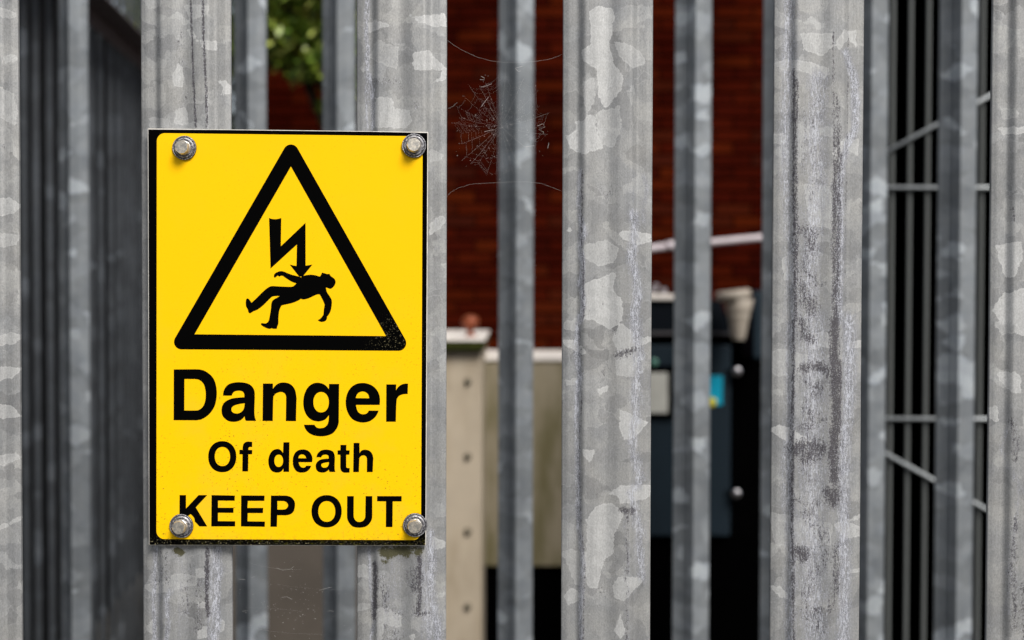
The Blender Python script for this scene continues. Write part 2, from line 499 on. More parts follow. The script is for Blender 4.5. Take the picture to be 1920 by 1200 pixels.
WHITE = [  # (polyline, half width px, strength)
 (A((95,640),(90,760),(98,860),(95,940),(105,1000),(100,1200)), 5, .9),
 (C6((770,0),(795,100),(775,200),(790,280),(770,400),(795,510),(765,590),(755,680),(750,800),(775,920),(755,960),(755,1140)), 5, 1),
 (C6((1070,0),(1080,60),(1060,250),(1085,350),(1095,480),(1075,560),(1080,680),(1110,800),(1085,1000),(1090,1170)), 10, .95),
 (A((335,660),(350,700),(335,760),(332,830)), 5, .7),
 (A((290,640),(300,760),(285,860)), 9, .45),
 (B((85,100),(95,220),(80,330),(85,480),(90,780),(105,900),(95,1100),(98,1200)), 5, .9),
 (B((300,0),(310,60),(310,300),(290,450),(300,520),(320,600),(285,650),(320,800),(320,900),(325,960)), 11, .85),
 (B((265,650),(270,800),(275,1000),(270,1200)), 7, .5),
 (A((880,0),(875,300),(865,500),(870,700),(885,900),(890,1200)), 13, .8),
 (A((1090,200),(1125,300),(1130,480),(1085,560),(1065,700),(1070,900),(1060,1100),(1070,1200)), 9, .95),
 (A((985,300),(975,560),(985,700),(960,900),(950,1100)), 22, .8),
 (B((885,0),(880,150),(885,400),(870,520),(880,700),(885,900),(880,1200)), 11, .8),
 (B((1100,0),(1105,150),(1100,300),(1085,420),(1080,600),(1080,800),(1085,1000),(1080,1200)), 14, .95),
 (B((960,0),(970,250),(960,500),(965,700),(960,1000),(980,1200)), 30, .8),
 (B((855,520),(860,580),(860,700)), 7, .7),
 (Z1((690,0),(685,150),(690,250),(690,350),(715,450),(720,560),(715,640)), 5, .9),
 (Z1((690,380),(685,500),(690,640)), 4, .8),
 (W2((190,150),(200,400),(220,700),(240,850),(250,1000),(210,1200)), 4, .9),
 (W2((880,0),(900,300),(880,600),(920,900),(970,1050),(960,1200)), 9, .95),
 (W2((830,300),(830,600),(860,900),(850,1200)), 14, .75),
 (W2((450,250),(470,600),(400,800),(450,1000)), 22, .55),
 (S([(812,300),(818,500),(810,700),(815,860),(808,1000)],0,0,1), 5, .35),
 (W1((200,150),(180,400),(170,700),(180,1000),(180,1200)), 5, .95),
 (W1((250,300),(230,700),(250,1000),(230,1200)), 9, .6),
 (W1((370,640),(330,720),(330,850),(350,1000),(330,1200)), 6, .95),
 (W1((890,150),(880,300),(910,420),(880,600),(870,800),(890,1000),(850,1200)), 8, 1),
 (W1((820,200),(830,600),(820,900),(830,1200)), 9, .75),
 (W1((450,250),(520,400),(500,700),(500,1100)), 18, .5),
 (RT((640,100),(620,250),(650,400)), 4, .2),
 (RB((580,400),(555,480),(580,560),(620,620),(600,760),(580,900),(575,1100)), 6, .6),
 (RB((545,60),(540,200)), 4, .2),
 (L0((590,0),(600,480)), 12, .22),
]
DARK = [
 (A((104,640),(100,900),(106,1000),(108,1200)), 1.6, .8),
 (B((92,0),(104,220),(92,500),(100,780),(112,900),(105,1200)), 1.4, .7),
 (A((895,260),(893,700),(898,1200)), 2.2, .85),
 (A((1100,60),(1098,400),(1090,900),(1090,1200)), 1.3, .7),
 (A((1040,120),(1042,500),(1040,900),(1035,1200)), 1.8, .75),
 (B((893,0),(890,400),(888,800),(893,1200)), 2.2, .85),
 (A((1060,480),(1058,900),(1050,1200)), 6, .75),
 (B((1062,150),(1060,420)), 4, .9),
 (B((940,700),(960,760),(1000,800),(1020,900),(960,960),(930,1060),(980,1150)), 13, .6),
 (B((930,560),(960,600)), 10, .5),
 (A((950,960),(930,1010),(985,1060)), 12, .6),
 (A((905,400),(935,470),(930,640)), 9, .5),
 (A((905,300),(900,600),(905,900),(900,1200)), 3, .75),
 (A((1050,360),(1055,450),(1060,520)), 5, .7),
 (A((1050,600),(1045,800),(1045,900),(1050,1200)), 5, .8),
 (A((975,380),(960,500),(985,640),(960,740)), 12, .5),
 (A((930,860),(965,880),(960,930)), 12, .7),
 (A((920,1080),(940,1120),(960,1160)), 14, .75),
 (B((925,10),(930,60),(960,70)), 9, .8),
 (B((925,180),(980,170),(1040,200)), 8, .85),
 (B((920,230),(960,250),(1000,245),(930,300)), 10, .65),
 (B((925,330),(960,360),(1000,380),(920,400)), 9, .65),
 (B((905,480),(950,470),(985,480),(940,510)), 14, .85),
 (B((1045,0),(1045,200),(1050,350),(1040,500),(1045,600)), 7, .95),
 (B((1020,640),(1040,680),(1050,640)), 9, .85),
 (B((905,860),(940,870),(925,890)), 9, .85),
 (B((1050,840),(1050,1000),(1030,1080),(960,1090)), 7, .7),
 (B((885,380),(885,700),(890,1000)), 3, .7),
 (B((900,670),(940,690),(1000,680)), 8, .6),
 (Z1((720,410),(790,410),(830,400),(860,440)), 6, .55),
 (Z1((930,520),(940,545)), 5, .55),
 (Z1((760,340),(770,380)), 8, .35),
 (A((175,700),(195,740),(225,700)), 6, .5),
 (A((200,340),(205,270)), 5, .45),
 (A((180,640),(220,650),(350,660)), 5, .4),
 (A((155,790),(205,820)), 4, .35),
 (A((200,850),(190,900)), 8, .35),
 (C6((930,860),(900,900),(915,880)), 8, .5),
 (C6((820,540),(850,545)), 5, .45),
 (C6((890,400),(890,470),(905,580)), 4, .4),
 (C6((985,795),(1040,780),(1075,765)), 6, .8),
 (C6((940,650),(965,665)), 5, .6),
 (B((250,710),(290,715)), 5, .9),
 (B((270,640),(270,900),(268,1200)), 3, .6),
 (B((170,1010),(190,1030)), 8, .5),
 (B((130,620),(160,650)), 8, .35),
 (L0((590,100),(600,140),(598,200)), 4, .55),
 (L0((690,125),(670,190),(695,260)), 7, .5),
 (L0((700,350),(690,390)), 7, .5),
 (L0((718,0),(725,150),(730,300),(738,480)), 1.6, 1.0),
 (L0((765,0),(770,200),(778,350),(780,480)), 1.8, .95),
 (L0((600,380),(605,470)), 5, .35),
 (L0((12,545),(14,550)), 3, .7),
 (W1((270,250),(280,500),(250,540)), 14, .55),
 (W1((790,170),(780,450),(775,650),(790,900)), 3, 1.0),
 (W1((700,550),(690,780),(680,1050)), 9, .55),
 (W1((530,600),(540,850)), 9, .55),
 (W1((590,400),(560,550)), 12, .5),
 (W2((262,340),(268,500),(265,700),(250,950)), 4, .95),
 (W2((355,480),(360,640),(360,800),(460,850),(540,920)), 9, .6),
 (W2((700,450),(730,520),(710,590)), 10, .75),
 (W2((765,250),(760,500),(765,700),(755,900)), 3, .95),
 (W2((860,890),(780,890)), 5, .7),
 (W2((710,820),(705,900)), 6, .6),
 (W2((400,1050),(450,1120),(540,1150),(390,1180)), 11, .55),
 (W2((80,160),(140,200),(250,230)), 12, .35),
 (RB((590,380),(605,440),(600,520)), 6, .7),
 (RB((600,740),(590,900),(600,1150)), 7, .65),
 (RB((635,1000),(640,1200)), 8, .7),
 (RT((592,780),(595,830)), 2.5, .7),
]
MOSS = [
 (W2((350,200),(420,220),(500,190),(580,180),(620,210)), 9, .95),
 (W2((440,270),(360,310)), 7, .7),
 (W2((740,200),(760,190)), 7, .9),
 (W2((350,150),(800,150)), 5, .75),
 (W1((440,180),(490,210)), 6, 1.0),
]


def seg_dist(X, Y, a, b):
    ax, ay = a; bx, by = b
    dx, dy = bx - ax, by - ay
    L = dx * dx + dy * dy + 1e-9
    tt = np.clip(((X - ax) * dx + (Y - ay) * dy) / L, 0, 1)
    return np.hypot(X - ax - tt * dx, Y - ay - tt * dy)


def line_field(X, Y, items, k=1.5):
    out = np.zeros_like(X)
    for pts, w, s in items:
        d = np.full_like(X, 1e9)
        for a, b in zip(pts[:-1], pts[1:]): d = np.minimum(d, seg_dist(X, Y, a, b))
        out = np.maximum(out, s * np.exp(-(d / (w * k)) ** 2))
    return out


def poly_sdf(X, Y, poly):
    d = np.full_like(X, 1e9); ins = np.zeros(X.shape, bool)
    n = len(poly)
    for i in range(n):
        a, b = poly[i], poly[(i + 1) % n]
        d = np.minimum(d, seg_dist(X, Y, a, b))
        c = ((a[1] > Y) != (b[1] > Y))
        with np.errstate(divide='ignore', invalid='ignore'):
            xi = (b[0] - a[0]) * (Y - a[1]) / ((b[1] - a[1]) if b[1] != a[1] else 1e-9) + a[0]
        ins ^= c & (X < xi)
    return np.where(ins, d, -d)


MPX = D / FPX                      # metres per photo pixel at the fence
FENCE_TOP = 3.0
HALF = .0336


def near_profile(u, amp=1.0):
    """depth of a pale's face (m, negative is towards the viewer) at u in -1..1 across"""
    a = abs(u)
    s = lambda lo, hi, x: (lambda q: q * q * (3 - 2 * q))(min(1, max(0, (x - lo) / (hi - lo))))
    y = -.0042 * s(.68, .50, a)
    y += .0016 * (1 - s(.0, .30, a))
    y += .0012 * s(.86, 1.0, a)
    return y * amp


def near_pale(i, xc, lean, ph):
    nx = 57
    zc = CAM_Z - .03
    zs = [0.04] + list(np.linspace(.25, zc - .30, 5)) + list(np.linspace(zc - .29, zc + .30, 300)) + list(np.linspace(zc + .36, FENCE_TOP - .07, 5))
    us = np.linspace(-1, 1, nx)
    verts = []
    nz = len(zs)
    for z in zs:
        # small rolling irregularity
        for u in us:
            e = 0.00025 * mnoise.noise(Vector((i * 7.3 + (1 if u > 0 else -1) * .8, 0, z * 6))) if abs(u) > .97 else 0
            verts.append((xc + u * HALF + e + lean * (z - CAM_Z), near_profile(u) + .0003 * mnoise.noise(Vector((u * 1.5 + i * 3, 1, z * 7))), z))
    # pointed head
    for u in us: verts.append((xc + u * HALF * .45, near_profile(u) * .6, FENCE_TOP))
    rows = nz + 1
    nb = len(verts)
    verts += [(x, y + .0028, z) for x, y, z in verts]
    faces = []
    for r in range(rows - 1):
        for k in range(nx - 1):
            a = r * nx + k
            faces.append((a, a + 1, a + nx + 1, a + nx))
            faces.append((nb + a, nb + a + nx, nb + a + nx + 1, nb + a + 1))
        for k in (0, nx - 1):
            a = r * nx + k
            f = (a, a + nx, nb + a + nx, nb + a)
            faces.append(f if k == 0 else f[::-1])
    for r in (0, rows - 1):
        for k in range(nx - 1):
            a = r * nx + k
            f = (a, nb + a, nb + a + 1, a + 1)
            faces.append(f if r == 0 else f[::-1])
    loc = Vector((xc, 0, 0))
    me = mesh('pale', [(x - xc, y, z) for x, y, z in verts], faces)
    sm = [abs(p.normal.y) > .2 for p in me.polygons]
    me.polygons.foreach_set('use_smooth', sm)
    # photo-pixel coordinates of every vertex, used only to lay out the weathering marks on the metal
    V = np.array(verts)
    inv = RM.transposed()
    W = np.stack([V[:, 0], np.full(len(V), D), V[:, 2] - CAM_Z], 1)
    Cc = W @ np.array(RM)           # = RM^T * w
    X = 960 + FPX * Cc[:, 0] / -Cc[:, 2]
    Yy = 600 - FPX * Cc[:, 1] / -Cc[:, 2]
    sdf = np.full(len(V), -1e3); lev = np.zeros(len(V))
    x0, x1 = X.min(), X.max()
    for s, poly in PATCH:
        px = [p[0] for p in poly]
        if max(px) < x0 - 5 or min(px) > x1 + 5: continue
        d = poly_sdf(X, Yy, poly)
        better = d > sdf
        sdf = np.where(better, d, sdf); lev = np.where(better, s, lev)
    sdf = np.clip(sdf * MPX * 1000, -6, 6)
    near = lambda it: [q for q in it if not (max(p[0] for p in q[0]) < x0 - 30 or min(p[0] for p in q[0]) > x1 + 30)]
    data = {'patch_distance': sdf, 'patch_level': lev, 'white': line_field(X, Yy, near(WHITE)),
            'dark': line_field(X, Yy, near(DARK), 2.1), 'moss': line_field(X, Yy, near(MOSS))}
    for k, v in data.items():
        at = me.attributes.new(k, 'FLOAT', 'POINT')
        at.data.foreach_set('value', v.astype(np.float32))
    return me


fence = empty('palisade_fence', (0, D, 0))
tag(fence, 'near galvanised palisade fence in sharp focus carrying the yellow danger sign', 'fence', 'palisade fences of the enclosure')
pale_x = [(-47.5, 0), (350, 0), (753, 0), (1138, 0), (1532, 0), (1940, 0)]
pale_labels = ['pale with wavy pale crystals cut by the left picture edge', 'pale behind the left half of the sign with two dotted vertical lines',
               'pale behind the right half of the sign, mossy below it', 'clean pale with bright crystal patches right of the cobweb',
               'heavily scuffed pale with blackened middle groove', 'pale cut by the right picture edge with one big bright patch']
for i, (px, _) in enumerate(pale_x):
    xc = P(px, 600, D).x
    o = link('pale', near_pale(i, xc, 0, 0), M['galv_near'], fence, (xc, 0, 0))
    o['label'] = pale_labels[i]
# more pales out of frame either side keep the fence going
for k in (-2, -1, 6, 7):
    xc = P(350 + 397.5 * (k - 1 if k < 0 else k - 1), 600, D).x
    q = MB(); q.box(-HALF, HALF, -.003, 0, .04, FENCE_TOP, 0)
    q.build('pale', M['galv_mid'], fence, (xc, 0, 0))
for z in (.32, 2.6):
    q = MB(); q.box(-.9, 1.0, .006, .012, z, z + .045); q.box(-.9, 1.0, .012, .052, z + .039, z + .045)
    q.build('rail', M['galv_mid'], fence)

# ------------------------------------------------------------------ folded pale section used by the fences behind
def folded_pale(name, pts, top, th=.0028, ridge_head=True):
    n = len(pts)
    zs = [.04, top * .25, top * .5, top * .75, top - .08, top]
    vs = []
    for j, z in enumerate(zs):
        k = .45 if j == len(zs) - 1 else 1
        for x, y in pts: vs.append((x * k, y * k, z))
    nb = len(vs)
    vs += [(x, y + th, z) for x, y, z in vs]
    fs = []
    for r in range(len(zs) - 1):
        for k in range(n - 1):
            a = r * n + k
            fs.append((a, a + 1, a + n + 1, a + n)); fs.append((nb + a, nb + a + n, nb + a + n + 1, nb + a + 1))
        for k in (0, n - 1):
            a = r * n + k; fs.append((a, a + n, nb + a + n, nb + a))
    for r in (0, len(zs) - 1):
        for k in range(n - 1):
            a = r * n + k; fs.append((a, nb + a, nb + a + 1, a + 1))
    m = MB(); m.add(vs, fs)
    me = bpy.data.meshes.new(name)
    me.from_pydata(m.v, [], m.f)
    bm = bmesh.new(); bm.from_mesh(me); bmesh.ops.recalc_face_normals(bm, faces=bm.faces[:]); bm.to_mesh(me); bm.free()
    return me


D2 = 2.61
mid_pts = [(-.037, .004), (-.031, -.001), (-.027, -.003), (-.023, -.008), (-.018, -.011), (-.013, -.019), (-.008, -.024), (-.003, -.031), (.0, -.033), (.004, -.0325), (.018, -.031), (.031, -.027), (.036, -.022)]
me2 = folded_pale('pale', [(x * .86 - .0045, y * .9) for x, y in mid_pts], FENCE_TOP)
me2.materials.append(M['galv_mid'])
f2 = empty('palisade_fence', (0, D2, 0))
tag(f2, 'second palisade fence out of focus behind the sign, parallel to the near fence', 'fence', 'palisade fences of the enclosure')
for k in range(14):
    px = 147.5 + (k - 1) * 164.85
    if px > 1990: continue
    o = link('pale', me2, None, f2, (PX(px, D2), random.uniform(-.003, .003), 0), (0, 0, R(random.uniform(-4, 4))))
for z in (.34, 2.6):
    q = MB(); q.box(-.95, 1.05, .008, .014, z, z + .05); q.box(-.95, 1.05, .014, .06, z + .044, z + .05)
    q.build('rail', M['rail_dark'], f2)

# side fence receding on the left
yaw = math.atan((740 - 960) / FPX)
dv = Vector((math.sin(yaw), math.cos(yaw), 0)); nv = Vector((math.cos(yaw), -math.sin(yaw), 0))
f3 = empty('palisade_fence', tuple(nv * -1.05 + dv * 2.9), -yaw)
tag(f3, 'dark palisade fence receding at the left with an angle rail along its top', 'fence', 'palisade fences of the enclosure')
w_pts = [(-.0205, .003), (-.018, .001), (-.013, -.001), (-.009, -.008), (-.004, -.011), (.004, -.011), (.009, -.008), (.013, -.001), (.018, .001), (.0205, .003)]
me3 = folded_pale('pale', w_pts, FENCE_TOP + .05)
me3.materials.append(M['galv_shaded'])
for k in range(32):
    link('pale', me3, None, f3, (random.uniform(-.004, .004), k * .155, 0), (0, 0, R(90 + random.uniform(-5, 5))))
hz = CAM_Z + .873
q = MB(); q.box(.022, .030, -.1, 5.0, hz, hz + .067); q.box(.030, .11, -.1, 5.0, hz + .060, hz + .067)
q.build('rail', M['rail_dark'], f3)
q = MB(); q.box(.022, .030, -.1, 5.0, .02, .087); q.box(.030, .11, -.1, 5.0, .02, .027)
q.build('rail', M['rail_dark'], f3)

bw = empty('dark_backing', tuple(nv * -1.40 + dv * 2.3), -yaw)  # added dark backing, keeps the gaps between the side pales black
tag(bw, 'added black backing wall darkening the gaps of the receding side fence at the left', 'wall')
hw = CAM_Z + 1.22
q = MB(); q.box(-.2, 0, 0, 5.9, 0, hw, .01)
q.build('backing_body', plain('backing_black', (.006, .006, .007), .95, 0, .05, .2, 4), bw)
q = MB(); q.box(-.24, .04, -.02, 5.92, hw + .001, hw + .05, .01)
q.build('backing_top', plain('backing_top_dark', (.02, .018, .018), .9, 0, .1, .2, 4), bw)

# ------------------------------------------------------------------ the sign
t = NT('sign_yellow')
co = t.coord()
base = t.mix(t.noise(co, 9, 3), (.92, .535, .0005), (.95, .565, .0005))
sp = t.sstep(t.noise(co, 560, 2, .6), .63, .69)
zone = t.sstep(t.noise(co, 17, 3, .6), .38, .6)
sepx = t.n('ShaderNodeSeparateXYZ'); t.set(sepx.inputs[0], co)
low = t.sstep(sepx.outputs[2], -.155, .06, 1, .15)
edgeb = t.sstep(sepx.outputs[2], -.157, -.135, 1, 0)
sp = t.math('MULTIPLY', sp, t.math('MULTIPLY', zone, low))
base = t.mix(t.math('MULTIPLY', sp, .85), base, (.16, .10, .01))
grime = t.math('MULTIPLY', t.sstep(t.noise(co, 330, 5, .75), .5, .66), edgeb)
base = t.mix(t.math('MULTIPLY', grime, .5), base, (.25, .17, .02))
film_and_falloff = t.math('MULTIPLY', t.sstep(t.noise(co, 26, 4, .6), .45, .75), t.math('MULTIPLY', low, .25))  # grime film, strengthened to put the light falloff at the foot into the colour
base = t.mix(film_and_falloff, base, (.55, .40, .06))
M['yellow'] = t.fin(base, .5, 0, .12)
t = NT('sign_black')
co = t.coord()
sepx = t.n('ShaderNodeSeparateXYZ'); t.set(sepx.inputs[0], co)
bottom = t.sstep(sepx.outputs[2], -.157, -.146, 1, 0)
ds = t.sstep(t.noise(co, 800, 3, .7), .58, .68)
cz = t.vmath('DISTANCE', co, (.081, 0, -.006)) if False else None
dvn = t.n('ShaderNodeVectorMath', operation='DISTANCE'); t.set(dvn.inputs[0], co); dvn.inputs[1].default_value = (.082, 0, -.004)
cor = t.sstep(dvn.outputs['Value'], .005, .028, .55, 0)
m1 = t.math('MULTIPLY', ds, t.math('MAXIMUM', t.math('MAXIMUM', bottom, cor), .0))
bc = t.mix(m1, (.0008, .0008, .0008), (.34, .30, .17))
ms = t.math('MULTIPLY', t.sstep(t.noise(co, 260, 6, .8), .52, .64), t.sstep(sepx.outputs[2], -.1565, -.1495, 1, 0))
ms = t.math('MULTIPLY', ms, t.sstep(sepx.outputs[0], -.1, .0))
bc = t.mix(t.math('MULTIPLY', ms, .8), bc, (.10, .09, .005))
M['black'] = t.fin(bc, .7, 0, .02)
M['plate'] = plain('sign_plate', (.62, .60, .56), .4, 0, .5, .2, 120)

SY = D - .0078
sc_ = P(540, 632, SY)
sign = empty('danger_sign', tuple(sc_))
tag(sign, 'yellow and black danger of death keep out sign bolted to the near palisade fence', 'sign')


def sxy(px, py):
    p = P(px, py, SY) - sc_
    return (p.x, p.z)


def smooth_poly(pts, n=5):
    """pts: (x, y) corner or (x, y, 1) on a curve; Catmull-Rom through the curve points"""
    out = []; N = len(pts)
    crn = [len(p) < 3 for p in pts]
    q = [Vector((p[0], p[1])) for p in pts]
    for i in range(N):
        a, b = q[i], q[(i + 1) % N]
        out.append(a)
        if crn[i] and crn[(i + 1) % N]: continue
        p0 = a if crn[i] else q[i - 1]
        p3 = b if crn[(i + 1) % N] else q[(i + 2) % N]
        if crn[i]: p0 = a - (b - a) * .0
        for k in range(1, n):
            s = k / n
            m0 = (b - p0) * .5; m1 = (p3 - a) * .5
            if crn[i]: m0 = (b - a) * 1.5 - m1 * .5
            if crn[(i + 1) % N]: m1 = (b - a) * 1.5 - m0 * .5
            out.append((2 * s**3 - 3 * s**2 + 1) * a + (s**3 - 2 * s**2 + s) * m0 + (-2 * s**3 + 3 * s**2) * b + (s**3 - s**2) * m1)
    return out


def ell(cx, cy, rx, ry, n=44, e=2.15):
    r = []
    for k in range(n):
        a = 2 * math.pi * k / n
        c, s = math.cos(a), math.sin(a)
        r.append((cx + rx * math.copysign(abs(c) ** (2 / e), c), cy + ry * math.copysign(abs(s) ** (2 / e), s)))
    return r


class Print:
    """flat ink, every outline given in photo pixels and laid on the sign's own plane"""
    def __init__(self, layer): self.layer = layer; self.v = []; self.f = []

    def shape(self, loops, o=(0, 0), s=1):
        L = []
        for lp in loops:
            pts = smooth_poly(lp) if any(len(p) == 3 for p in lp) else [Vector((p[0], p[1])) for p in lp]
            L.append([Vector((*sxy(o[0] + p.x / s, o[1] + p.y / s), 0)) for p in pts])
        tri = tessellate_polygon(L)
        flat = [p for l in L for p in l]
        b = len(self.v)
        self.v += [(p.x, -self.layer, p.y) for p in flat]
        self.f += [tuple(i + b for i in f) for f in tri]

    def build(self, name, mat, parent, label=None):
        me = bpy.data.meshes.new(name); me.from_pydata(self.v, [], self.f)
        bm = bmesh.new(); bm.from_mesh(me)
        for f in bm.faces:
            f.normal_update()
            if f.normal.y > 0: f.normal_flip()
        bm.to_mesh(me); bm.free(); me.update()
        o = link(name, me, mat, parent)
        if label: o['label'] = label
        return o


# plate with thickness
pc = [(276.6, 240.6), (803, 247.2), (798.6, 1023.4), (279, 1022.4)]
pv = [sxy(*p) for p in pc]
vs = [(x, 0, z) for x, z in pv] + [(x, .0021, z) for x, z in pv]
bm = bmesh.new()
bv = [bm.verts.new(v) for v in vs]
bm.faces.new(bv[:4]); bm.faces.new(bv[4:][::-1])
for k in range(4): bm.faces.new((bv[k], bv[k + 4], bv[(k + 1) % 4 + 4], bv[(k + 1) % 4]))
bmesh.ops.recalc_face_normals(bm, faces=bm.faces[:])
bmesh.ops.bevel(bm, geom=bm.edges[:], offset=.00035, segments=2, affect='EDGES')
me = bpy.data.meshes.new('backing_plate'); bm.to_mesh(me); bm.free()
link('backing_plate', me, M['plate'], sign)

pr = Print(.00012)
pr.shape([[(278.3, 242.8), (420, 243.7), (600, 245.9), (700, 247.0), (801.4, 249.3), (797.6, 1022.4), (280.3, 1021.4)]])
pr.build('black_border', M['black'], sign)


def rrect(c, r, n=8):
    out = []
    for i in range(4):
        p = Vector(c[i]); a = (Vector(c[i - 1]) - p).normalized(); b = (Vector(c[(i + 1) % 4]) - p).normalized()
        cen = p + (a + b) * r
        for k in range(n + 1):
            th = k / n * math.pi / 2
            out.append(tuple(cen - b * r * math.cos(th) - a * r * math.sin(th))) if True else None
    return out


def rrect2(c, r, n=8):
    out = []
    for i in range(4):
        p = Vector(c[i]); a = (Vector(c[i - 1]) - p).normalized(); b = (Vector(c[(i + 1) % 4]) - p).normalized()
        cen = p + (a + b) * r
        for k in range(n + 1):
            th = k / n * math.pi / 2
            d = -b * math.cos(th) - a * math.sin(th)
            out.append(tuple(cen + d * r))
    return out


pr = Print(.00022)
pr.shape([rrect2([(294.2, 249.6), (792.5, 255.6), (789.3, 1012.6), (293.4, 1010.6)], 15)])
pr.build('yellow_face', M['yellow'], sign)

# warning triangle
o1 = (270, 230)
cs = [((735, 147), 38), ((188, 1096), 37.5), ((1273, 1102), 38.5)]
outer = []
order = [0, 2, 1]
for q_ in range(3):
    (cx, cy), r = cs[order[q_]]
    prv = Vector(cs[order[q_ - 1]][0]); nxt = Vector(cs[order[(q_ + 1) % 3]][0]); cc = Vector((cx, cy))
    e1 = (cc - prv).normalized(); e2 = (nxt - cc).normalized()
    n1 = Vector((e1.y, -e1.x)); n2 = Vector((e2.y, -e2.x))
    a0 = math.atan2(n1.y, n1.x); a1 = math.atan2(n2.y, n2.x)
    while a1 < a0: a1 += 2 * math.pi
    for k in range(11):
        a = a0 + (a1 - a0) * k / 10
        outer.append((cx + r * math.cos(a), cy + r * math.sin(a)))
pr = Print(.00032)
pr.shape([outer, [(735, 219), (253, 1058), (1211, 1067)]], o1, 2.667)
pr.build('warning_triangle', M['black'], sign)

pr = Print(.00032)
c_ = lambda *a: list(a)
pr.shape([[(323, 93), (345, 101, 1), (378, 105, 1), (412, 101, 1), (438, 93), (434, 358), (665, 138), (666, 540), (690, 537, 1), (730, 530), (640, 642), (605, 643), (517, 530), (555, 539, 1), (580, 543), (584, 342), (337, 568)]], (440, 390), 5)
pr.build('lightning_arrow', M['black'], sign)
fig = [(640,637),(680,628,1),(720,625,1),(765,632,1),(797,643),(808,630,1),(820,605),(845,612,1),(870,619,1),(888,615),(905,640,1),(935,662,1),(947,692,1),(935,728,1),(905,755,1),(880,752,1),(857,742),(865,785,1),(890,825,1),(910,862,1),(911,910,1),(900,965,1),(882,1000,1),(866,1018),(865,1040,1),(848,1060,1),(815,1067,1),(790,1058,1),(780,1048),(800,1040,1),(820,1018,1),(833,998),(837,950,1),(845,905),(830,870,1),(805,820,1),(790,808,1),(760,815,1),(700,843,1),(660,855,1),(633,855,1),(622,848),(600,865,1),(540,890,1),(450,910,1),(438,918),(420,960,1),(412,1020,1),(410,1085,1),(401,1108,1),(397,1130),(370,1132,1),(345,1126),(330,1132,1),(300,1125,1),(262,1105,1),(247,1088,1),(257,1079,1),(285,1082,1),(305,1075,1),(320,1055,1),(330,1010,1),(340,950,1),(346,890,1),(362,862,1),(395,842,1),(425,824),(360,828,1),(330,850,1),(270,910,1),(215,952,1),(180,966,1),(162,978,1),(143,987),(130,975,1),(124,950,1),(108,920,1),(105,880,1),(112,852,1),(125,848,1),(140,860,1),(158,888),(200,850,1),(260,790,1),(310,748,1),(350,732,1),(420,735,1),(530,738,1),(560,725,1),(580,704),(540,692,1),(490,662,1),(455,636),(435,635,1),(418,642,1),(405,632,1),(390,645,1),(376,652,1),(369,640,1),(373,620,1),(395,603,1),(430,592,1),(465,597,1),(520,620,1),(605,643),(622,650)]
pr = Print(.00038)
pr.shape([fig], (440, 390), 5)
pr.build('falling_figure', M['black'], sign, 'black silhouette of a person falling backwards under the lightning arrow')

FA, FB = ((320, 680), 8.348), ((540, 680), 8.0)
pr = Print(.00032)
pr.shape([[(50,105),(400,102),(470,108,1),(540,130,1),(640,205,1),(700,310,1),(724,460,1),(712,600,1),(675,710,1),(600,810,1),(500,880,1),(420,899,1),(380,901),(48,900)],
          [(218,255),(380,256),(460,275,1),(520,340,1),(548,450,1),(545,580,1),(510,680,1),(450,735,1),(390,748),(215,748)]], *FA)
pr.shape([[(820,515),(835,430,1),(880,360,1),(950,320,1),(1060,305,1),(1190,320,1),(1270,365,1),(1312,440,1),(1318,540,1),(1312,760,1),(1320,850,1),(1340,910),(1180,910),(1165,880,1),(1160,838),(1110,890,1),(1050,917,1),(970,925,1),(890,905,1),(820,840,1),(797,750,1),(815,660,1),(870,600,1),(960,560,1),(1060,546,1),(1152,540),(1152,490,1),(1125,450,1),(1060,438,1),(1000,452,1),(970,485,1),(958,516)],
          [(1160,635),(1060,650,1),(980,680,1),(952,725,1),(970,775,1),(1035,795,1),(1100,775,1),(1145,720,1)]], *FA)
pr.shape([[(493.1,719),(512,719),(511.8,729),(517.5,722,1),(525,717.8,1),(533.2,717.1,1),(541,718.6,1),(547.5,722.5,1),(553.4,731,1),(556,744,1),(556,752),(555.2,789.5),(536,789.4),(536.6,749),(536,741,1),(532.5,736.5,1),(526.6,734.9,1),(519,737,1),(514.3,741,1),(512.6,748,1),(511.7,789.3),(492.4,789.2)]])
pr.shape([[(617,318),(768,318),(763,870),(755,930,1),(730,990,1),(670,1060,1),(580,1095,1),(490,1104,1),(390,1090,1),(310,1050,1),(260,990,1),(240,930),(400,930),(420,962,1),(450,978,1),(490,981,1),(550,968,1),(595,920,1),(610,860,1),(614,788),(560,850,1),(500,875,1),(445,880,1),(360,860,1),(290,800,1),(245,710,1),(230,600,1),(245,480,1),(295,375,1),(370,315,1),(450,300,1),(530,318,1),(580,355,1),(613,396)],
          ell(498, 592, 116, 153)], *FB)
pr.shape([[(1376,633),(1380,540,1),(1358,450,1),(1300,370,1),(1220,322,1),(1120,303,1),(1010,325,1),(930,390,1),(880,490,1),(866,610,1),(890,730,1),(950,830,1),(1030,880,1),(1120,897,1),(1220,880,1),(1300,825,1),(1342,765,1),(1360,718),(1212,718),(1185,757,1),(1135,773,1),(1080,760,1),(1040,715,1),(1022,633)],
          [(1018,530),(1033,483,1),(1065,447,1),(1120,432,1),(1170,445,1),(1205,480,1),(1218,533)]], *FB)
pr.shape([[(1475,325),(1625,325),(1620,412),(1660,358,1),(1710,325,1),(1760,313,1),(1802,315),(1796,470),(1740,472,1),(1680,490,1),(1642,530,1),(1628,600,1),(1618,885),(1472,885)]], *FB)
pr.build('lettering', M['black'], sign, 'bold black word Danger across the sign')

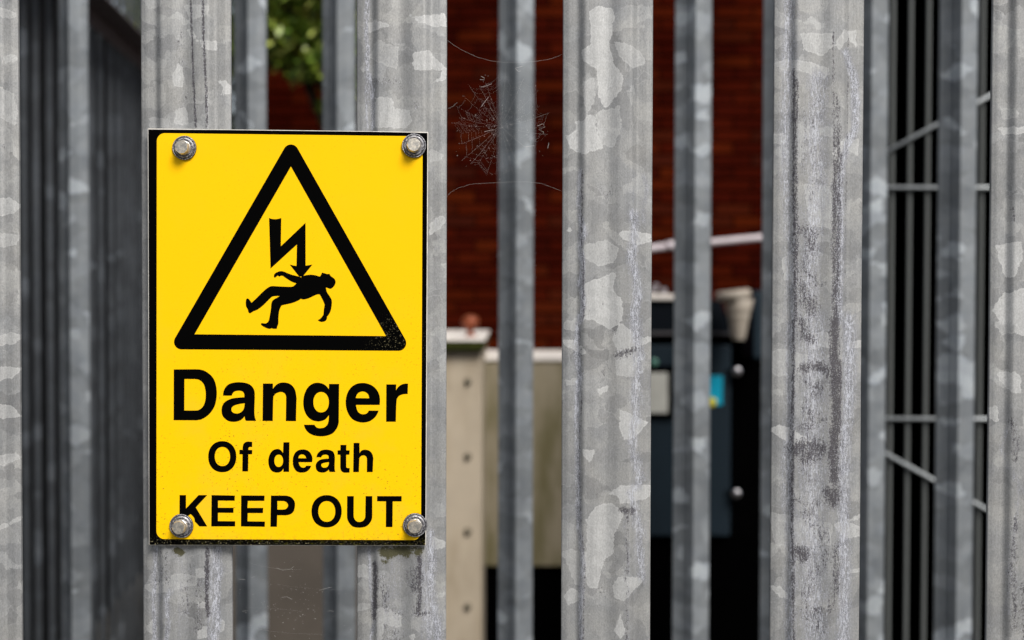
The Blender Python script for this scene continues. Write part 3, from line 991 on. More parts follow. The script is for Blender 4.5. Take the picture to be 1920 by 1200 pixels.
FC, FE = ((380, 820), 11.294), ((540, 820), 11.294)
pr = Print(.00032)
pr.shape([ell(417, 408, 298, 330), ell(420, 405, 162, 202)], *FC)
pr.shape([[(840,720),(845,358),(780,358),(780,262),(848,262),(850,190,1),(872,132,1),(915,98,1),(980,90,1),(1052,95),(1050,203),(1000,204,1),(978,216,1),(970,265),(1052,267),(1050,357),(970,357),(965,720)]], *FC)
pr.shape([[(1712,103),(1840,103),(1832,730),(1710,730),(1712,655),(1690,695,1),(1650,730,1),(1580,745,1),(1500,730,1),(1440,680,1),(1402,590,1),(1392,490,1),(1410,390,1),(1460,300,1),(1520,258,1),(1590,245,1),(1650,265,1),(1703,328)], ell(1612, 495, 92, 130)], *FC)
pr.shape([[(510,525),(520,450,1),(500,370,1),(450,300,1),(380,262,1),(305,255,1),(220,272,1),(150,330,1),(110,420,1),(102,510,1),(115,610,1),(165,700,1),(230,738,1),(300,745,1),(380,732,1),(450,680,1),(497,600),(385,600),(360,632,1),(315,640,1),(270,620,1),(240,575,1),(228,525)],
          [(220,440),(235,395,1),(260,370,1),(300,360,1),(345,372,1),(375,405,1),(383,442)]], *FE)
pr.shape([[(603,415),(625,350,1),(680,290,1),(740,265,1),(810,258,1),(890,268,1),(955,300,1),(985,360,1),(995,440,1),(990,560,1),(992,680,1),(1007,732),(885,732),(875,715,1),(865,682),(830,715,1),(780,740,1),(720,745,1),(650,730,1),(600,680,1),(588,600,1),(605,540,1),(660,485,1),(740,458,1),(860,448),(860,400,1),(830,370,1),(780,365,1),(735,378,1),(715,400,1),(705,425)],
          [(868,522),(790,535,1),(725,555,1),(705,590,1),(730,630,1),(775,642,1),(830,625,1),(860,580,1)]], *FE)
pr.shape([[(1112,158),(1240,158),(1235,272),(1308,275),(1302,365),(1235,368),(1235,610),(1240,635,1),(1262,647,1),(1308,650),(1302,745),(1200,746,1),(1150,728,1),(1120,690,1),(1108,630),(1108,368),(1050,365),(1050,275),(1110,272)]], *FE)
pr.shape([[(1390,115),(1515,115),(1518,335),(1550,285,1),(1600,262,1),(1650,260,1),(1730,285,1),(1785,350,1),(1808,440,1),(1806,470),(1795,735),(1670,735),(1672,450),(1650,400,1),(1600,380,1),(1550,395,1),(1520,430,1),(1512,470),(1503,735),(1382,735)]], *FE)
pr.build('lettering', M['black'], sign, 'smaller black words Of death in the middle of the sign')

FF, FG = ((320, 920), 8.0), ((550, 920), 8.0)
pr = Print(.00032)
pr.shape([[(135,65),(232,65),(232,265),(420,65),(550,65),(378,250),(550,535),(432,535),(372,470),(362,455,1),(352,405,1),(300,350),(232,400),(232,535),(132,535)]], *FF)
pr.shape([[(615,65),(965,72),(962,150),(712,147),(712,255),(945,255),(943,332),(712,330),(710,455),(970,457),(968,535),(610,535)]], *FF)
pr.shape([[(1058,70),(1410,72),(1407,152),(1160,152),(1153,257),(1390,257),(1386,335),(1158,335),(1155,458),(1416,462),(1413,540),(1055,535)]], *FF)
pr.shape([[(1505,72),(1700,72),(1750,76,1),(1810,98,1),(1855,150,1),(1867,215,1),(1850,300,1),(1810,345,1),(1750,366,1),(1710,368),(1600,368),(1595,540),(1497,540)],
          [(1602,153),(1685,155),(1735,170,1),(1762,215,1),(1740,265,1),(1690,282),(1602,282)]], *FF)
pr.shape([ell(500, 308, 227, 243), ell(503, 310, 127, 155)], *FG)
pr.shape([[(808,80),(908,80),(906,370),(915,415,1),(945,455,1),(990,468,1),(1040,455,1),(1072,415,1),(1080,370),(1085,80),(1185,80),(1185,370),(1170,450,1),(1100,532,1),(990,553,1),(890,535,1),(822,455,1),(805,370)]], *FG)
pr.shape([[(1257,80),(1625,80),(1625,160),(1492,160),(1488,545),(1388,545),(1390,160),(1257,158)]], *FG)
pr.build('lettering', M['black'], sign, 'black capitals KEEP OUT along the foot of the sign')

# bolts
t = NT('bolt_head_metal'); co = t.coord()
nz = t.noise(co, 900, 4, .7); nz2 = t.noise(co, 350, 3, .6)
M['head'] = t.fin(t.mix(t.sstep(nz2, .4, .62), (.80, .74, .64), t.mix(nz, (.12, .11, .10), (.9, .87, .8))), .34, .8, .5, nz, .5, .0005)
t = NT('washer_metal'); co = t.coord()
nz = t.noise(co, 800, 4, .75)
M['washer'] = t.fin(t.mix(t.sstep(nz, .38, .62), (.07, .07, .085), (.55, .55, .58)), .42, .7, .5, nz, .7, .0005)
M['rubber'] = plain('washer_rubber', (.02, .02, .025), .6, 0, .3)
for bi, (bx, by) in enumerate([(346.5, 277.5), (776.5, 273.5), (341, 985.5), (778.5, 984)]):
    x, z = sxy(bx, by)
    b = empty('bolt', (0, 0, 0)); b.parent = sign; b.location = (x, -.0004, z)
    b.rotation_euler = (R([1.5, -1, 2, 3][bi]), random.uniform(0, 1), R([-2, 1, -2, 2][bi]))
    q = MB(); q.lathe([(.0088, 0), (.0090, .0003), (.0089, .0009), (.0082, .0010)], 40); q.build('rubber_seal', M['rubber'], b)
    q = MB(); q.lathe([(.0088, .0008), (.0089, .0015), (.0085, .0018), (.0081, .0009), (.0077, .0010), (.0074, .0022), (.0067, .0026), (.0062, .0022), (.0059, .0012), (.0054, .0012), (.0052, .0030)], 40)
    q.build('washer', M['washer'], b)
    q = MB()
    q.lathe([(.0052, .0012), (.0054, .0036), (.0053, .0042), (.0046, .0045)], 40)
    n = 6
    hexp = []
    for r, h in ((.00545, .0042), (.00545, .0078), (.0046, .0086)):
        for k in range(24):
            a = 2 * math.pi * k / 24
            hexr = r * math.cos(math.pi / 6) / math.cos((a % (math.pi / 3)) - math.pi / 6) if r > .005 else r
            hexr = min(hexr, .0052) if r > .005 else hexr
            hexp.append((hexr * math.cos(a), -h, hexr * math.sin(a)))
    fs = []
    for i in range(2):
        for k in range(24):
            k2 = (k + 1) % 24
            fs.append((i * 24 + k, i * 24 + k2, (i + 1) * 24 + k2, (i + 1) * 24 + k))
    fs.append(tuple(range(48, 72)))
    q.add(hexp, fs)
    q.build('bolt_head', M['head'], b)

# ------------------------------------------------------------------ cobwebs in the plane of the near fence
t = NT('web_silk')
M['silk'] = t.fin((.55, .54, .53), .5, 0, .4)


def wobble(pts, amp):
    return [(x + random.uniform(-amp, amp), y + random.uniform(-amp, amp)) for x, y in pts]


def sag(a, b, s, n=14):
    return [(a[0] + (b[0] - a[0]) * k / n, a[1] + (b[1] - a[1]) * k / n + s * 4 * (k / n) * (1 - k / n)) for k in range(n + 1)]


web_y = D + .004
wroot = P(940, 237, web_y)
wb = MB()
def thread(pts, r): wb.tube([P(x, y, web_y) - wroot for x, y in pts], r * .75, 4, False)
thread([(834,72),(850,84),(870,96),(895,107),(920,114),(945,117),(975,117),(1005,115),(1030,111),(1045,106),(1056,101)], .00005)
thread([(834,375),(843,362),(860,352),(885,345),(920,343),(960,341),(990,341),(1015,344),(1040,353),(1056,360)], .00004)
thread(wobble(sag((840, 203), (858, 192), 2, 4), 1), .00006)
cx, cy = 939, 237
spokes = []
for k in range(30):
    a = 2 * math.pi * k / 30 + random.uniform(-.07, .07)
    up = math.sin(a)
    r = random.uniform(.82, 1.05)
    ex, ey = cx + 92 * r * math.cos(a), cy + (108 if up < 0 else 100) * r * math.sin(a)
    spokes.append((a, ex, ey))
    if random.random() < .82:
        s0 = random.uniform(.03, .12)
        thread(wobble(sag((cx + (ex - cx) * s0, cy + (ey - cy) * s0), (ex, ey), random.uniform(1, 4), 8), .35), random.choice((.000016, .000024, .00003)))
for ring in range(24):
    rr = .14 + ring * .036
    for k in range(30):
        if random.random() < .5 + (.2 if math.sin(spokes[k][0]) > .2 else 0): continue
        a, b = spokes[k], spokes[(k + 1) % 30]
        j = random.uniform(-.01, .01)
        p0 = (cx + (a[1] - cx) * (rr + j), cy + (a[2] - cy) * (rr + j)); p1 = (cx + (b[1] - cx) * (rr - j), cy + (b[2] - cy) * (rr - j))
        thread(wobble(sag(p0, p1, random.uniform(1.5, 3.5), 5), .2), random.choice((.000010, .000014, .00002)))
for k in range(130):                       # dust caught in the silk
    a = random.uniform(0, 2 * math.pi); rr = random.uniform(.1, 1)
    x, y = cx + 95 * rr * math.cos(a), cy + 105 * rr * math.sin(a)
    dx, dy = random.uniform(-2, 2), random.uniform(-2, 2)
    thread([(x, y), (x + dx, y + dy)], random.choice((.00004, .00006, .00009, .00013)))
for pts in ([(966,128),(972,134),(976,133)],[(966,128),(980,124)],[(902,143),(908,146),(908,150),(900,149)],[(902,163),(912,161),(922,157)],[(903,200),(908,192),(916,182)],
            [(939,233),(941,238),(943,236)],[(936,240),(940,240),(944,238)],[(908,247),(925,243)],[(986,275),(1002,273)],[(1027,278),(1029,268)],[(1008,236),(1018,232),(1022,238),(1010,243),(1020,248)]):
    thread(pts, .00012)
web = wb.build('cobweb', M['silk'], None, tuple(wroot))
tag(web, 'dusty round cobweb strung between two near fence pales right of the sign', 'cobweb')

wb = MB(); wroot = P(555, 1110, web_y)
for k in range(16):
    y0 = 1045 + k * 10 + random.uniform(-4, 4)
    a = random.uniform(440, 520); b = random.uniform(560, 668)
    pts = wobble(sag((a, y0), (b, y0 + random.uniform(-16, 16)), random.uniform(-4, 6), 10), .6)
    if k % 4 == 1: thread(pts, random.choice((.000008, .000012, .000016)))
for k in range(120):
    x, y = random.gauss(550, 52), random.gauss(1125, 38)
    if x < 440 or x > 668 or y < 1035: continue
    thread([(x, y), (x + random.uniform(-2.5, 2.5), y + random.uniform(-1.5, 1.5))], random.choice((.00003, .00005, .00007, .0001)))
for pts in ([(518,1065),(530,1069),(545,1067),(551,1062)],[(528,1120),(538,1119),(548,1124)],[(598,1107),(612,1103),(622,1101)],[(613,1146),(620,1145),(626,1147)],[(447,1086),(460,1087)],[(454,1146),(464,1145)]):
    thread(pts, .00006)
web2 = wb.build('cobweb', M['silk'], None, tuple(wroot))
tag(web2, 'thin broken cobweb threads full of specks hanging in the gap just below the sign', 'cobweb')

# ------------------------------------------------------------------ brick building
WY = 8.7
BW, BH, BD = .215, .065, .10
PW, PH = .225, .075


def brick_mat(name, island):
    t = NT(name)
    if island: rnd = t.n('ShaderNodeNewGeometry').outputs['Random Per Island']
    else: rnd = t.n('ShaderNodeObjectInfo').outputs['Random']
    c = t.ramp(rnd, [(0, (.028, .0032, .0016)), (.3, (.037, .0038, .0016)), (.6, (.046, .0052, .0018)), (.85, (.062, .009, .0022)), (1, (.034, .006, .0034))])
    nz = t.noise(t.n('ShaderNodeNewGeometry').outputs['Position'], 1.3, 4, .6)
    c = t.mix(1.0, c, t.ramp(nz, [(.3, (.5, .47, .45)), (.7, (1.15, 1.2, 1.2))]), 'MULTIPLY')
    f = t.noise(t.n('ShaderNodeNewGeometry').outputs['Position'], 90, 4, .7)
    c = t.mix(.5, c, t.ramp(f, [(.3, .8), (.7, 1.2)]), 'MULTIPLY')
    return t.fin(c, 1.0, 0, .0, f, .5, .004)


M['brick'] = brick_mat('red_brick', False); M['brick_mass'] = brick_mat('red_brick_mass', True)
M['mortar'] = plain('dark_mortar', (.018, .004, .002), 1.0, 0, .0, .3, 20)
wx0 = PX(478, WY); wx1 = wx0 + 7.2
bld = empty('brick_building', (wx0, WY, 0))
tag(bld, 'dark red brick building wall standing behind the transformer compound', 'building')
q = MB(); q.box(0, 7.2, .012, .35, 0, 6.6)
q.build('wall', M['mortar'], bld)
bx0, bx1, bz0, bz1 = PX(800, WY), PX(1470, WY), PZ(670, WY), PZ(-10, WY)
cells = []
nrow = int(6.5 / PH)
for r in range(nrow):
    off = 0 if r % 2 == 0 else PW / 2
    k = 0
    x = -off
    while x < 7.2:
        a, b = max(0, x), min(7.2, x + BW)
        if b - a > .03:
            z = r * PH + .005
            cells.append((a, b, z))
        x += PW
inside = [c for c in cells if bx0 < wx0 + (c[0] + c[1]) / 2 < bx1 and bz0 < c[2] + .03 < bz1 and c[1] - c[0] > .2]
cxw = (PX(1130, WY) - wx0, PZ(250, WY))
inside.sort(key=lambda c: max(abs((c[0] + c[1]) / 2 - cxw[0]) / 1.1, abs(c[2] - cxw[1]) / 1.1))
inside = inside[:300]
ins = set(inside)
bm_ = MB(); bm_.box(-BW / 2, BW / 2, 0, BD, 0, BH, .004)
proto = bm_.build('brick', M['brick'], bld)
bmesh_me = proto.data
for i, c in enumerate(inside):
    o = proto if i == 0 else proto.copy()
    if i: COL.objects.link(o); o.parent = bld
    o.location = ((c[0] + c[1]) / 2, random.uniform(-.004, .003), c[2] + random.uniform(-.001, .001))
rest = MB()
for c in cells:
    if c in ins: continue
    y = random.uniform(-.004, .003)
    rest.box(c[0], c[1], y, y + .05, c[2], c[2] + BH)
ro = rest.build('brick_course', M['brick_mass'], bld); ro['kind'] = 'stuff'
q = MB(); q.box(-.15, 7.35, -.2, 1.2, 6.6, 6.72); q.build('roof_edge', plain('roof_grey', (.08, .08, .085)), bld)

# ------------------------------------------------------------------ transformer compound
M['beige'] = None
t = NT('beige_paint'); co = t.coord()
nz = t.noise(t.vmath('MULTIPLY', co, (6, 6, 1.6)), 1, 4, .6)
c = t.mix(t.sstep(nz, .42, .68), (.44, .375, .29), (.33, .27, .19))
M['beige'] = t.fin(t.mix(1, c, t.ramp(t.noise(co, 5, 3), [(.3, .9), (.7, 1.1)]), 'MULTIPLY'), .65, 0, .3)
t = NT('stained_tank_paint'); co = t.coord()
nz = t.noise(t.vmath('MULTIPLY', co, (9, 9, 2.2)), 1, 4, .6)
c = t.mix(t.sstep(nz, .38, .62), (.30, .26, .185), (.165, .145, .075))
M['tank'] = t.fin(c, .7, 0, .3)
M['white'] = plain('sky_lit_top', (.80, .75, .70), .6, 0, .4, .06, 10)  # sky brightness of the upward faces put into the colour
t = NT('dark_cap_edge'); co = t.coord()
M['mossy'] = t.fin(t.mix(t.noise(co, 20, 3), (.008, .012, .002), (.05, .055, .012)), .9, 0, .1)  # mottled dark olive for the cap front
M['brown'] = plain('brown_grey_paint', (.085, .073, .062), .75, 0, .25, .22, 3)
M['slate'] = plain('slate_paint', (.011, .020, .029), .6, 0, .15, .12, 4)
M['slate_dark'] = plain('slate_paint_dark', (.003, .005, .008), .6, 0, .08, .1, 4)
M['void'] = plain('shade_and_frame_black', (.0007, .0007, .0008), 1.0, 0, .0, .1, 5)  # near-black: shade of recesses put into the colour; also the meter frame's black
M['steel'] = plain('bright_steel', (.42, .41, .44), .3, 1, .5, .1, 20)
M['pinkgrey'] = plain('pale_conduit', (.50, .45, .48), .45, .1, .5, .08, 20)
M['rust'] = plain('rusty_nut', (.22, .05, .016), .5, .3, .5, .3, 40)

# beige bolted housing with cap
HY = 5.0
h = empty('bolted_housing', (PX(880, HY), HY, 0))
tag(h, 'beige bolted steel housing post with a pale dark-edged cap, behind the second fence', 'housing')
def rx(px, Y, o): return PX(px, Y) - o.location.x
zcap = PZ(637, 4.96)
q = MB(); q.box(rx(765, HY, h), rx(904, HY, h), 0, .95, 0, zcap - .042, .006); q.build('side_plate', M['beige'], h)
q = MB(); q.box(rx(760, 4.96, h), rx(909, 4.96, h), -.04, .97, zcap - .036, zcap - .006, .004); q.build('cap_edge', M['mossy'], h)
q = MB(); q.box(rx(760, 4.96, h), rx(910, 4.96, h), -.043, .973, zcap - .005, zcap + .001, .001); q.build('cap_top', M['white'], h)
for py in (575 + 140, 855, 996, 1137):
    q = MB(); q.lathe([(.013, 0), (.013, .004), (.009, .005), (.009, .011), (.007, .012)], 16)
    q.build('bolt', plain('dull_bolt', (.16, .14, .10), .6, .3) if py == 715 else bpy.data.materials['dull_bolt'], h, (rx(878, HY, h), -.002, PZ(py, HY)))
nut = empty('lifting_knob', (PX(882, 5.25), 5.25, zcap + .001))
tag(nut, 'small rusty orange knob on top of the beige dark-edged cap', 'knob')
q = MB(); q.lathe([(.022, 0), (.022, .006), (.012, .010), (.011, .026), (.02, .030), (.030, .038), (.034, .052), (.030, .068), (.018, .078), (.004, .081)], 24, (0, 0, 0), 'Z')
q.build('rusty_stud', M['rust'], nut)

# brown panel seen below the sign
HB = 5.2
bp = empty('equipment_cabinet', (PX(600, HB), HB, 0))
tag(bp, 'dull brown grey equipment cabinet glimpsed under the danger sign', 'cabinet')
q = MB(); q.box(rx(425, HB, bp), rx(760, HB, bp), 0, .8, .08, PZ(640, HB), .01); q.build('cabinet_body', M['brown'], bp)
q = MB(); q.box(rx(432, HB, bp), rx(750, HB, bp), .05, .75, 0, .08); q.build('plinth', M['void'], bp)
q = MB(); q.box(rx(420, HB, bp), rx(762, HB, bp), -.02, .82, PZ(640, HB) + .001, PZ(628, HB), .004); q.build('lid', M['brown'], bp)

# olive stained tank
TY = 5.6
tk = empty('oil_tank', (PX(1060, TY), TY, 0))
tag(tk, 'stained beige tank with a pale flat top between housing and dark cabinet', 'tank')
zt = PZ(672, TY); zb = PZ(1062, TY)
q = MB(); q.box(rx(880, TY, tk), rx(1150, TY, tk), 0, .66, zb, zt - .010, .006); q.build('tank_body', M['tank'], tk)
q = MB(); q.box(rx(878, TY, tk), rx(1152, TY, tk), -.008, .70, zt - .009, zt + .001, .002); q.build('tank_top', M['white'], tk)
q = MB(); q.box(rx(885, TY, tk), rx(1200, TY, tk), .03, .60, 0, zb - .001); q.build('plinth', M['void'], tk)  # near-black filler for the dark recess under the tank

# dark switch cabinet
CY = 5.7
cb = empty('switch_cabinet', (PX(1270, CY), CY, 0))
tag(cb, 'dark slate switch cabinet with a framed meter window and a blue sticker', 'cabinet')
z1, z2, z3 = PZ(562, CY), PZ(626, CY), PZ(641, CY)
q = MB()
x0, x1, x2 = rx(1165, CY, cb), rx(1352, CY, cb), rx(1374, CY, cb)
vs = []
for y in (0, .55):
    vs += [(x0, y, z2), (x2, y, z2), (x1, y, z1), (x0, y, z1)]
q.add(vs, [(0, 1, 2, 3), (7, 6, 5, 4), (0, 4, 5, 1), (1, 5, 6, 2), (2, 6, 7, 3), (3, 7, 4, 0)])
q.build('hood', M['slate_dark'], cb)
q = MB(); q.box(rx(1160, CY, cb), rx(1268, CY, cb), -.02, .3, z1 + .001, z1 + .022, .004); q.build('hood_rim', M['white'], cb)
q = MB(); q.box(rx(1165, CY, cb), rx(1384, CY, cb), -.03, -.012, z2 - .002, z2 + .010, .003); q.build('drip_rail', plain('drip_grey', (.06, .055, .06)), cb)
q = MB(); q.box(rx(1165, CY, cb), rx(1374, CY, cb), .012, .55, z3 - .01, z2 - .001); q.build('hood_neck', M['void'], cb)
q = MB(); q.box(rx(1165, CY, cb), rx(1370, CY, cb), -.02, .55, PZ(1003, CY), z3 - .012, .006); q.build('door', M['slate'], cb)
q = MB(); q.box(rx(1168, CY, cb), rx(1440, CY, cb), .02, .5, 0, PZ(1004, CY)); q.build('plinth', M['void'], cb)  # near-black filler, the dark below the door put into its colour
# meter window: frame, face
def plate(name, px0, px1, py0, py1, y, mat, dep=.012, bev=.004):
    q = MB(); q.box(rx(px0, CY, cb), rx(px1, CY, cb), y - dep, y, PZ(py1, CY), PZ(py0, CY), bev); return q.build(name, mat, cb)
plate('meter_frame', 1180, 1263, 684, 782, -.0215, M['void'], .016)
plate('meter_face', 1192, 1251, 697, 772, -.0385, plain('meter_face', (.50, .50, .46), .5, 0, .5, .12, 14), .004, .001)
plate('sticker', 1296, 1354, 703, 758, -.0215, plain('blue_sticker', (.002, .33, .50), .4, 0, .4, .03), .003, .001)
q = MB(); q.lathe([(.018, 0), (.018, .002), (.015, .003)], 24); q.build('sticker_symbol', plain('yellow_print', (.62, .55, .02), .5), cb, (rx(1334, CY, cb), -.0255, PZ(752, CY)))
q = MB(); q.lathe([(.016, 0), (.016, .006), (.010, .009)], 20); q.build('indicator_lamp', plain('green_lens', (.10, .24, .19), .3), cb, (rx(1226, CY, cb), -.021, PZ(678, CY)))
for py in (694, 921):
    q = MB()
    q.lathe([(.008, 0), (.008, .012), (.016, .016), (.019, .024), (.016, .030), (.007, .032)], 24)
    q.build('latch_knob', M['steel'], cb, (rx(1379, CY, cb), -.03, PZ(py, CY)))
    q = MB(); q.box(-.03, .006, -.006, 0, -.008, .008); q.build('latch_plate', M['slate_dark'], cb, (rx(1375, CY, cb), -.022, PZ(py, CY)))
for k, (px, py) in enumerate([(1230, 537), (1247, 545), (1212, 546), (1230, 556)]):
    s_ = MB(); s_.lathe([(.007, 0), (.007, .008), (.013, .010), (.013, .022), (.009, .026)], 12, (0, 0, 0), 'Z')
    s_.build('lid_bolt', M['steel'], cb, (rx(px, CY, cb), .02 + k * .03, z1 + .0225 + (.018 if k == 0 else 0)))

# tapered bushing
bu = empty('bushing', (PX(1385, 5.55), 5.55, PZ(636, 5.55)))
tag(bu, 'tapered pale beige bushing with a flared rim beside the dark cabinet hood', 'bushing')
t = NT('bushing_beige')
M['bush'] = t.fin(t.mix(t.noise(t.coord(), 12, 3), (.38, .33, .27), (.46, .41, .35)), .5, 0, .4)
q = MB()
k_ = 5.55 / FPX
prof = [(.1, 0), (11 * k_, 0), (14 * k_, 10 * k_), (17 * k_, 28 * k_), (20 * k_, 45 * k_), (24 * k_, 62 * k_), (28 * k_, 76 * k_)]
q.lathe(prof[1:], 28, (0, 0, 0), 'Z'); q.build('bushing_body', M['bush'], bu)
for j, zz in enumerate((12, 26, 40, 54)):
    q = MB(); r0 = (13 + j * 3.4) * k_
    q.lathe([(r0, zz * k_), (r0 + .0015, (zz + 2) * k_), (r0 + .002, (zz + 5) * k_), (r0 + .0015, (zz + 8) * k_)], 28, (0, 0, 0), 'Z'); q.build('shed', M['bush'], bu)
q = MB(); q.lathe([(29 * k_, 76 * k_), (33 * k_, 80 * k_), (33 * k_, 90 * k_), (28 * k_, 93 * k_)], 28, (0, 0, 0), 'Z')
ro = q.build('flared_rim', M['bush'], bu); ro.rotation_euler = (0, R(-7), 0)

# dark transformer body and the post beside the bushing
tb = empty('transformer', (PX(1500, 6.2), 6.2, 0))
tag(tb, 'black transformer body with deep shade put into its colour right of the dark cabinet', 'transformer')
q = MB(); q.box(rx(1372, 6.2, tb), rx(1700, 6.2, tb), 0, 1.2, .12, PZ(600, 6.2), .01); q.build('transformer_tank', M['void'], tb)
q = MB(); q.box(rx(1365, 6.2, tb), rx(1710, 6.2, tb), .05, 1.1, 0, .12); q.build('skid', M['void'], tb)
q = MB(); q.box(rx(1413, 5.9, tb), rx(1445, 5.9, tb), -.3, -.02, PZ(672, 5.9), PZ(545, 5.9), .01); q.build('turret', M['slate'], tb)
q = MB(); q.box(rx(1420, 5.9, tb), rx(1700, 5.9, tb), -.02, .05, PZ(672, 5.9), PZ(602, 5.9), .01); q.build('turret_bracket', M['void'], tb)

# pale conduit across the brick wall
EY = 6.4
cp = empty('conduit', (PX(1250, EY), EY, PZ(463, EY)))
tag(cp, 'pale pink grey conduit sloping up to the right in front of the brick wall', 'pipe')
def ep(px, py): v = P(px, py, EY) - cp.location; return (v.x, 0, v.z)
q = MB(); q.tube([ep(1150, 540), ep(1152, 490), ep(1160, 478), ep(1175, 472), ep(1254, 461)], .0155, 12); q.build('pipe_run', M['pinkgrey'], cp)
q = MB(); q.tube([ep(1250, 461.5), ep(1264, 459.6)], .021, 12); q.build('pipe_coupling', M['pinkgrey'], cp)
q = MB(); q.tube([ep(1262, 460), ep(1340, 454), ep(1450, 443.5), ep(1640, 430)], .0155, 12); q.build('pipe_run', M['pinkgrey'], cp)
q = MB(); q.tube([ep(1150, 540), (ep(1150, 540)[0], 0, -.6), (ep(1150, 540)[0], 0, -cp.location.z)], .0155, 12); q.build('pipe_run', M['pinkgrey'], cp)

# cooling radiator
t = NT('radiator_paint'); co = t.coord()
M['fin'] = t.fin(t.mix(t.noise(t.vmath('MULTIPLY', co, (20, 20, 3)), 1, 3), (.095, .103, .103), (.12, .13, .13)), .55, 0, .3)
M['rod'] = plain('brace_rod', (.40, .43, .45), .5, .3, .5, .12, 30)
RY = 3.75
ang = math.atan((1753 - 960) / FPX)
rd = empty('cooling_radiator', (PX(1753, RY), RY, 0), -ang)
tag(rd, 'tall dark cooling radiator with vertical fins and pale braces at the right', 'radiator')
pitch = 33.6 * (RY / math.cos(ang)) / FPX * math.cos(ang) * 1.0
dist = RY / math.cos(ang)
pitch = 33.6 / FPX * RY * math.cos(ang)
finm = MB()
prof = []
for a in np.linspace(math.pi, 2 * math.pi, 9): prof.append((.0055 * math.cos(a), .007 + .007 * math.sin(a)))
pl = [(-.0055, .007)] + [(x, y) for x, y in prof[1:-1]] + [(.0055, .007), (.0015, .016), (.0015, .46), (-.0015, .46), (-.0015, .016)]
zf = [.35, 3.2]
n = len(pl)
vs = [(x, y, z) for z in zf for x, y in pl]
finm.add(vs, [(k, (k + 1) % n, n + (k + 1) % n, n + k) for k in range(n)] + [tuple(range(n))[::-1], tuple(range(n, 2 * n))], False)
f0 = finm.build('fin', M['fin'], rd)
kk = 0
for k in range(-4, 9):
    x = ((1703 - 1753) / 33.6 + k) * pitch
    o = f0 if kk == 0 else f0.copy()
    if kk: COL.objects.link(o); o.parent = rd
    o.location = (x, 0, 0); kk += 1
xl, xr = (-5.2) * pitch, 8.2 * pitch
q = MB(); q.box(xl, xr, .465, .52, .3, 3.25); q.build('header_panel', M['void'], rd)  # black back sheet added to keep the fin gaps dark
q = MB(); q.box(xl, xr, .02, .46, .26, .345); q.build('header_tank', M['fin'], rd)
q = MB(); q.box(xl, xr, .02, .46, 3.205, 3.3); q.build('header_tank', M['fin'], rd)


def rp(px, py):
    """a point on the radiator's front plane"""
    d = RM @ Vector((px - 960, 600 - py, -FPX))
    nrm = Vector((math.sin(ang), math.cos(ang), 0)); o = Vector(rd.location) - nrm * .006
    s = (o - CL).dot(nrm) / d.dot(nrm)
    w = CL + d * s - Vector(rd.location)
    return Matrix.Rotation(ang, 3, 'Z') @ w


for a, b in (((1560, 352), (2010, 352)), ((1560, 785), (2010, 786)), ((1575, 332), (1970, 118)), ((1575, 803), (1985, 1030))):
    q = MB(); q.tube([rp(*a), rp(*b)], .0048, 10)
    q.build('brace_rod', M['rod'], rd)

# ------------------------------------------------------------------ trees
t = NT('leaf_green')
ri = t.n('ShaderNodeNewGeometry').outputs['Random Per Island']
c = t.ramp(ri, [(0, (.02, .04, .006)), (.4, (.075, .13, .014)), (.75, (.23, .31, .035)), (1, (.50, .56, .14))])
t.set(t.b.inputs['Base Color'], c); t.b.inputs['Roughness'].default_value = .35
t.b.inputs['Transmission Weight'].default_value = 0
M['leaf'] = t.m
M['bark'] = plain('bark', (.06, .045, .035), .95, 0, .1, .3, 14)


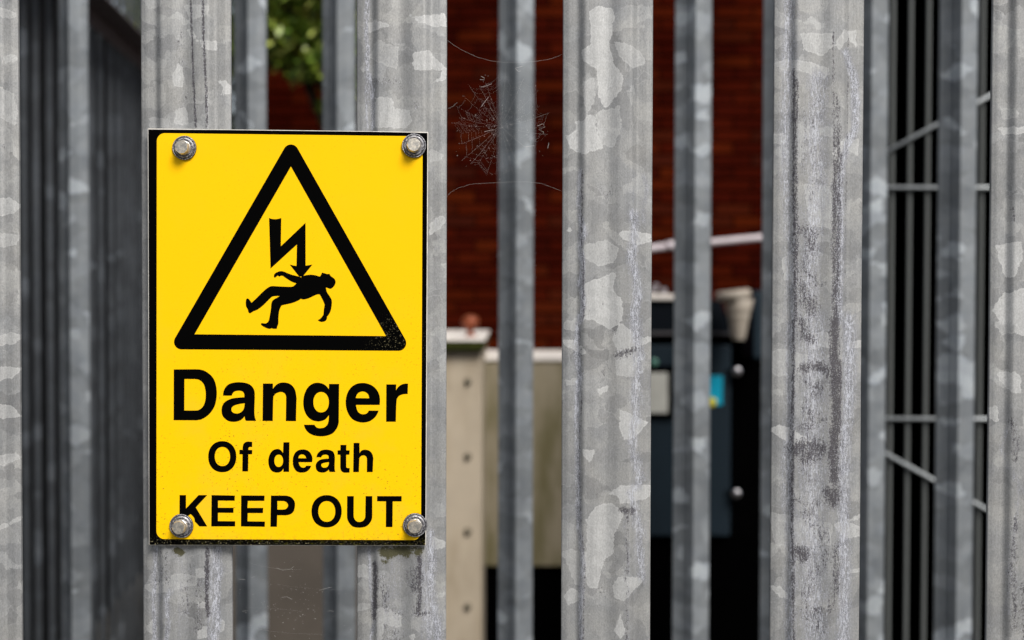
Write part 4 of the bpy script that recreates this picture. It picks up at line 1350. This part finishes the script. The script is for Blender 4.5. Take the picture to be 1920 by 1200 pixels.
def tree(name, label, x, y, clusters, trunk_h, leaf=.055, n_per=420, seed=1):
    rng = random.Random(seed)
    root = empty(name, (x, y, 0))
    tag(root, label, 'tree')
    q = MB()
    q.tube([(0, 0, 0), (.03, .02, trunk_h * .5), (-.02, 0, trunk_h), (.02, .05, trunk_h * 1.3)], [.12, .09, .07, .03], 10)
    for (cx, cy, cz, r) in clusters:
        q.tube([(0, 0, trunk_h * .75), (cx * .5, cy * .5, (trunk_h + cz) / 2 + .1), (cx, cy, cz)], [.045, .03, .01], 6)
    q.build('trunk', M['bark'], root)
    m = MB()
    for (cx, cy, cz, r) in clusters:
        for _ in range(int(n_per * (r / .35) ** 2)):
            d = Vector((rng.gauss(0, 1), rng.gauss(0, 1), rng.gauss(0, 1))).normalized() * r * rng.random() ** .45
            p = Vector((cx, cy, cz)) + d
            s = leaf * rng.uniform(.6, 1.3)
            u = Vector((rng.gauss(0, 1), rng.gauss(0, 1), rng.gauss(0, .6))).normalized()
            w = u.cross(Vector((rng.gauss(0, .6), rng.gauss(0, .6), 1))).normalized()
            m.add([p - u * s, p + w * s * .42, p + u * s, p - w * s * .42], [(0, 1, 2, 3)])
    co_ = m
    me = bpy.data.meshes.new('crown'); me.from_pydata(m.v, [], m.f); me.materials.append(M['leaf'])
    link('crown', me, None, root)
    return root


TY_ = 7.6
def tc(px, py, Y, r, x, y): v = P(px, py, Y); return (v.x - x, Y - y, v.z, r)
tx = PX(700, TY_)
cl = [tc(545, 70, 7.6, .17, tx, TY_), (tc(585, 120, 7.5, .10, tx, TY_)), tc(520, 10, 7.7, .17, tx, TY_), tc(600, -20, 7.6, .22, tx, TY_), tc(560, 135, 7.6, .09, tx, TY_), tc(525, 100, 7.6, .10, tx, TY_), tc(600, 60, 7.55, .12, tx, TY_), tc(455, 90, 7.8, .2, tx, TY_),
      tc(640, 60, 7.6, .2, tx, TY_), tc(660, 190, 7.6, .2, tx, TY_), tc(700, -40, 7.7, .3, tx, TY_), tc(690, 100, 7.7, .25, tx, TY_), tc(480, -60, 7.7, .3, tx, TY_)]
tree('tree', 'green tree whose sprays hang before the brick wall above the sign', tx, TY_, cl, 2.3, .034, 1500, 3)
t2y = 10.5
t2x = PX(380, t2y)
rg = random.Random(5)
cl = [(rg.uniform(-.65, .28), rg.uniform(-.4, .5), rg.uniform(2.4, 5.2), rg.uniform(.2, .45)) for _ in range(34)]
tree('tree', 'leafy tree beyond the end of the side fence, sky showing through', t2x, t2y, cl, 2.2, .06, 260, 4)
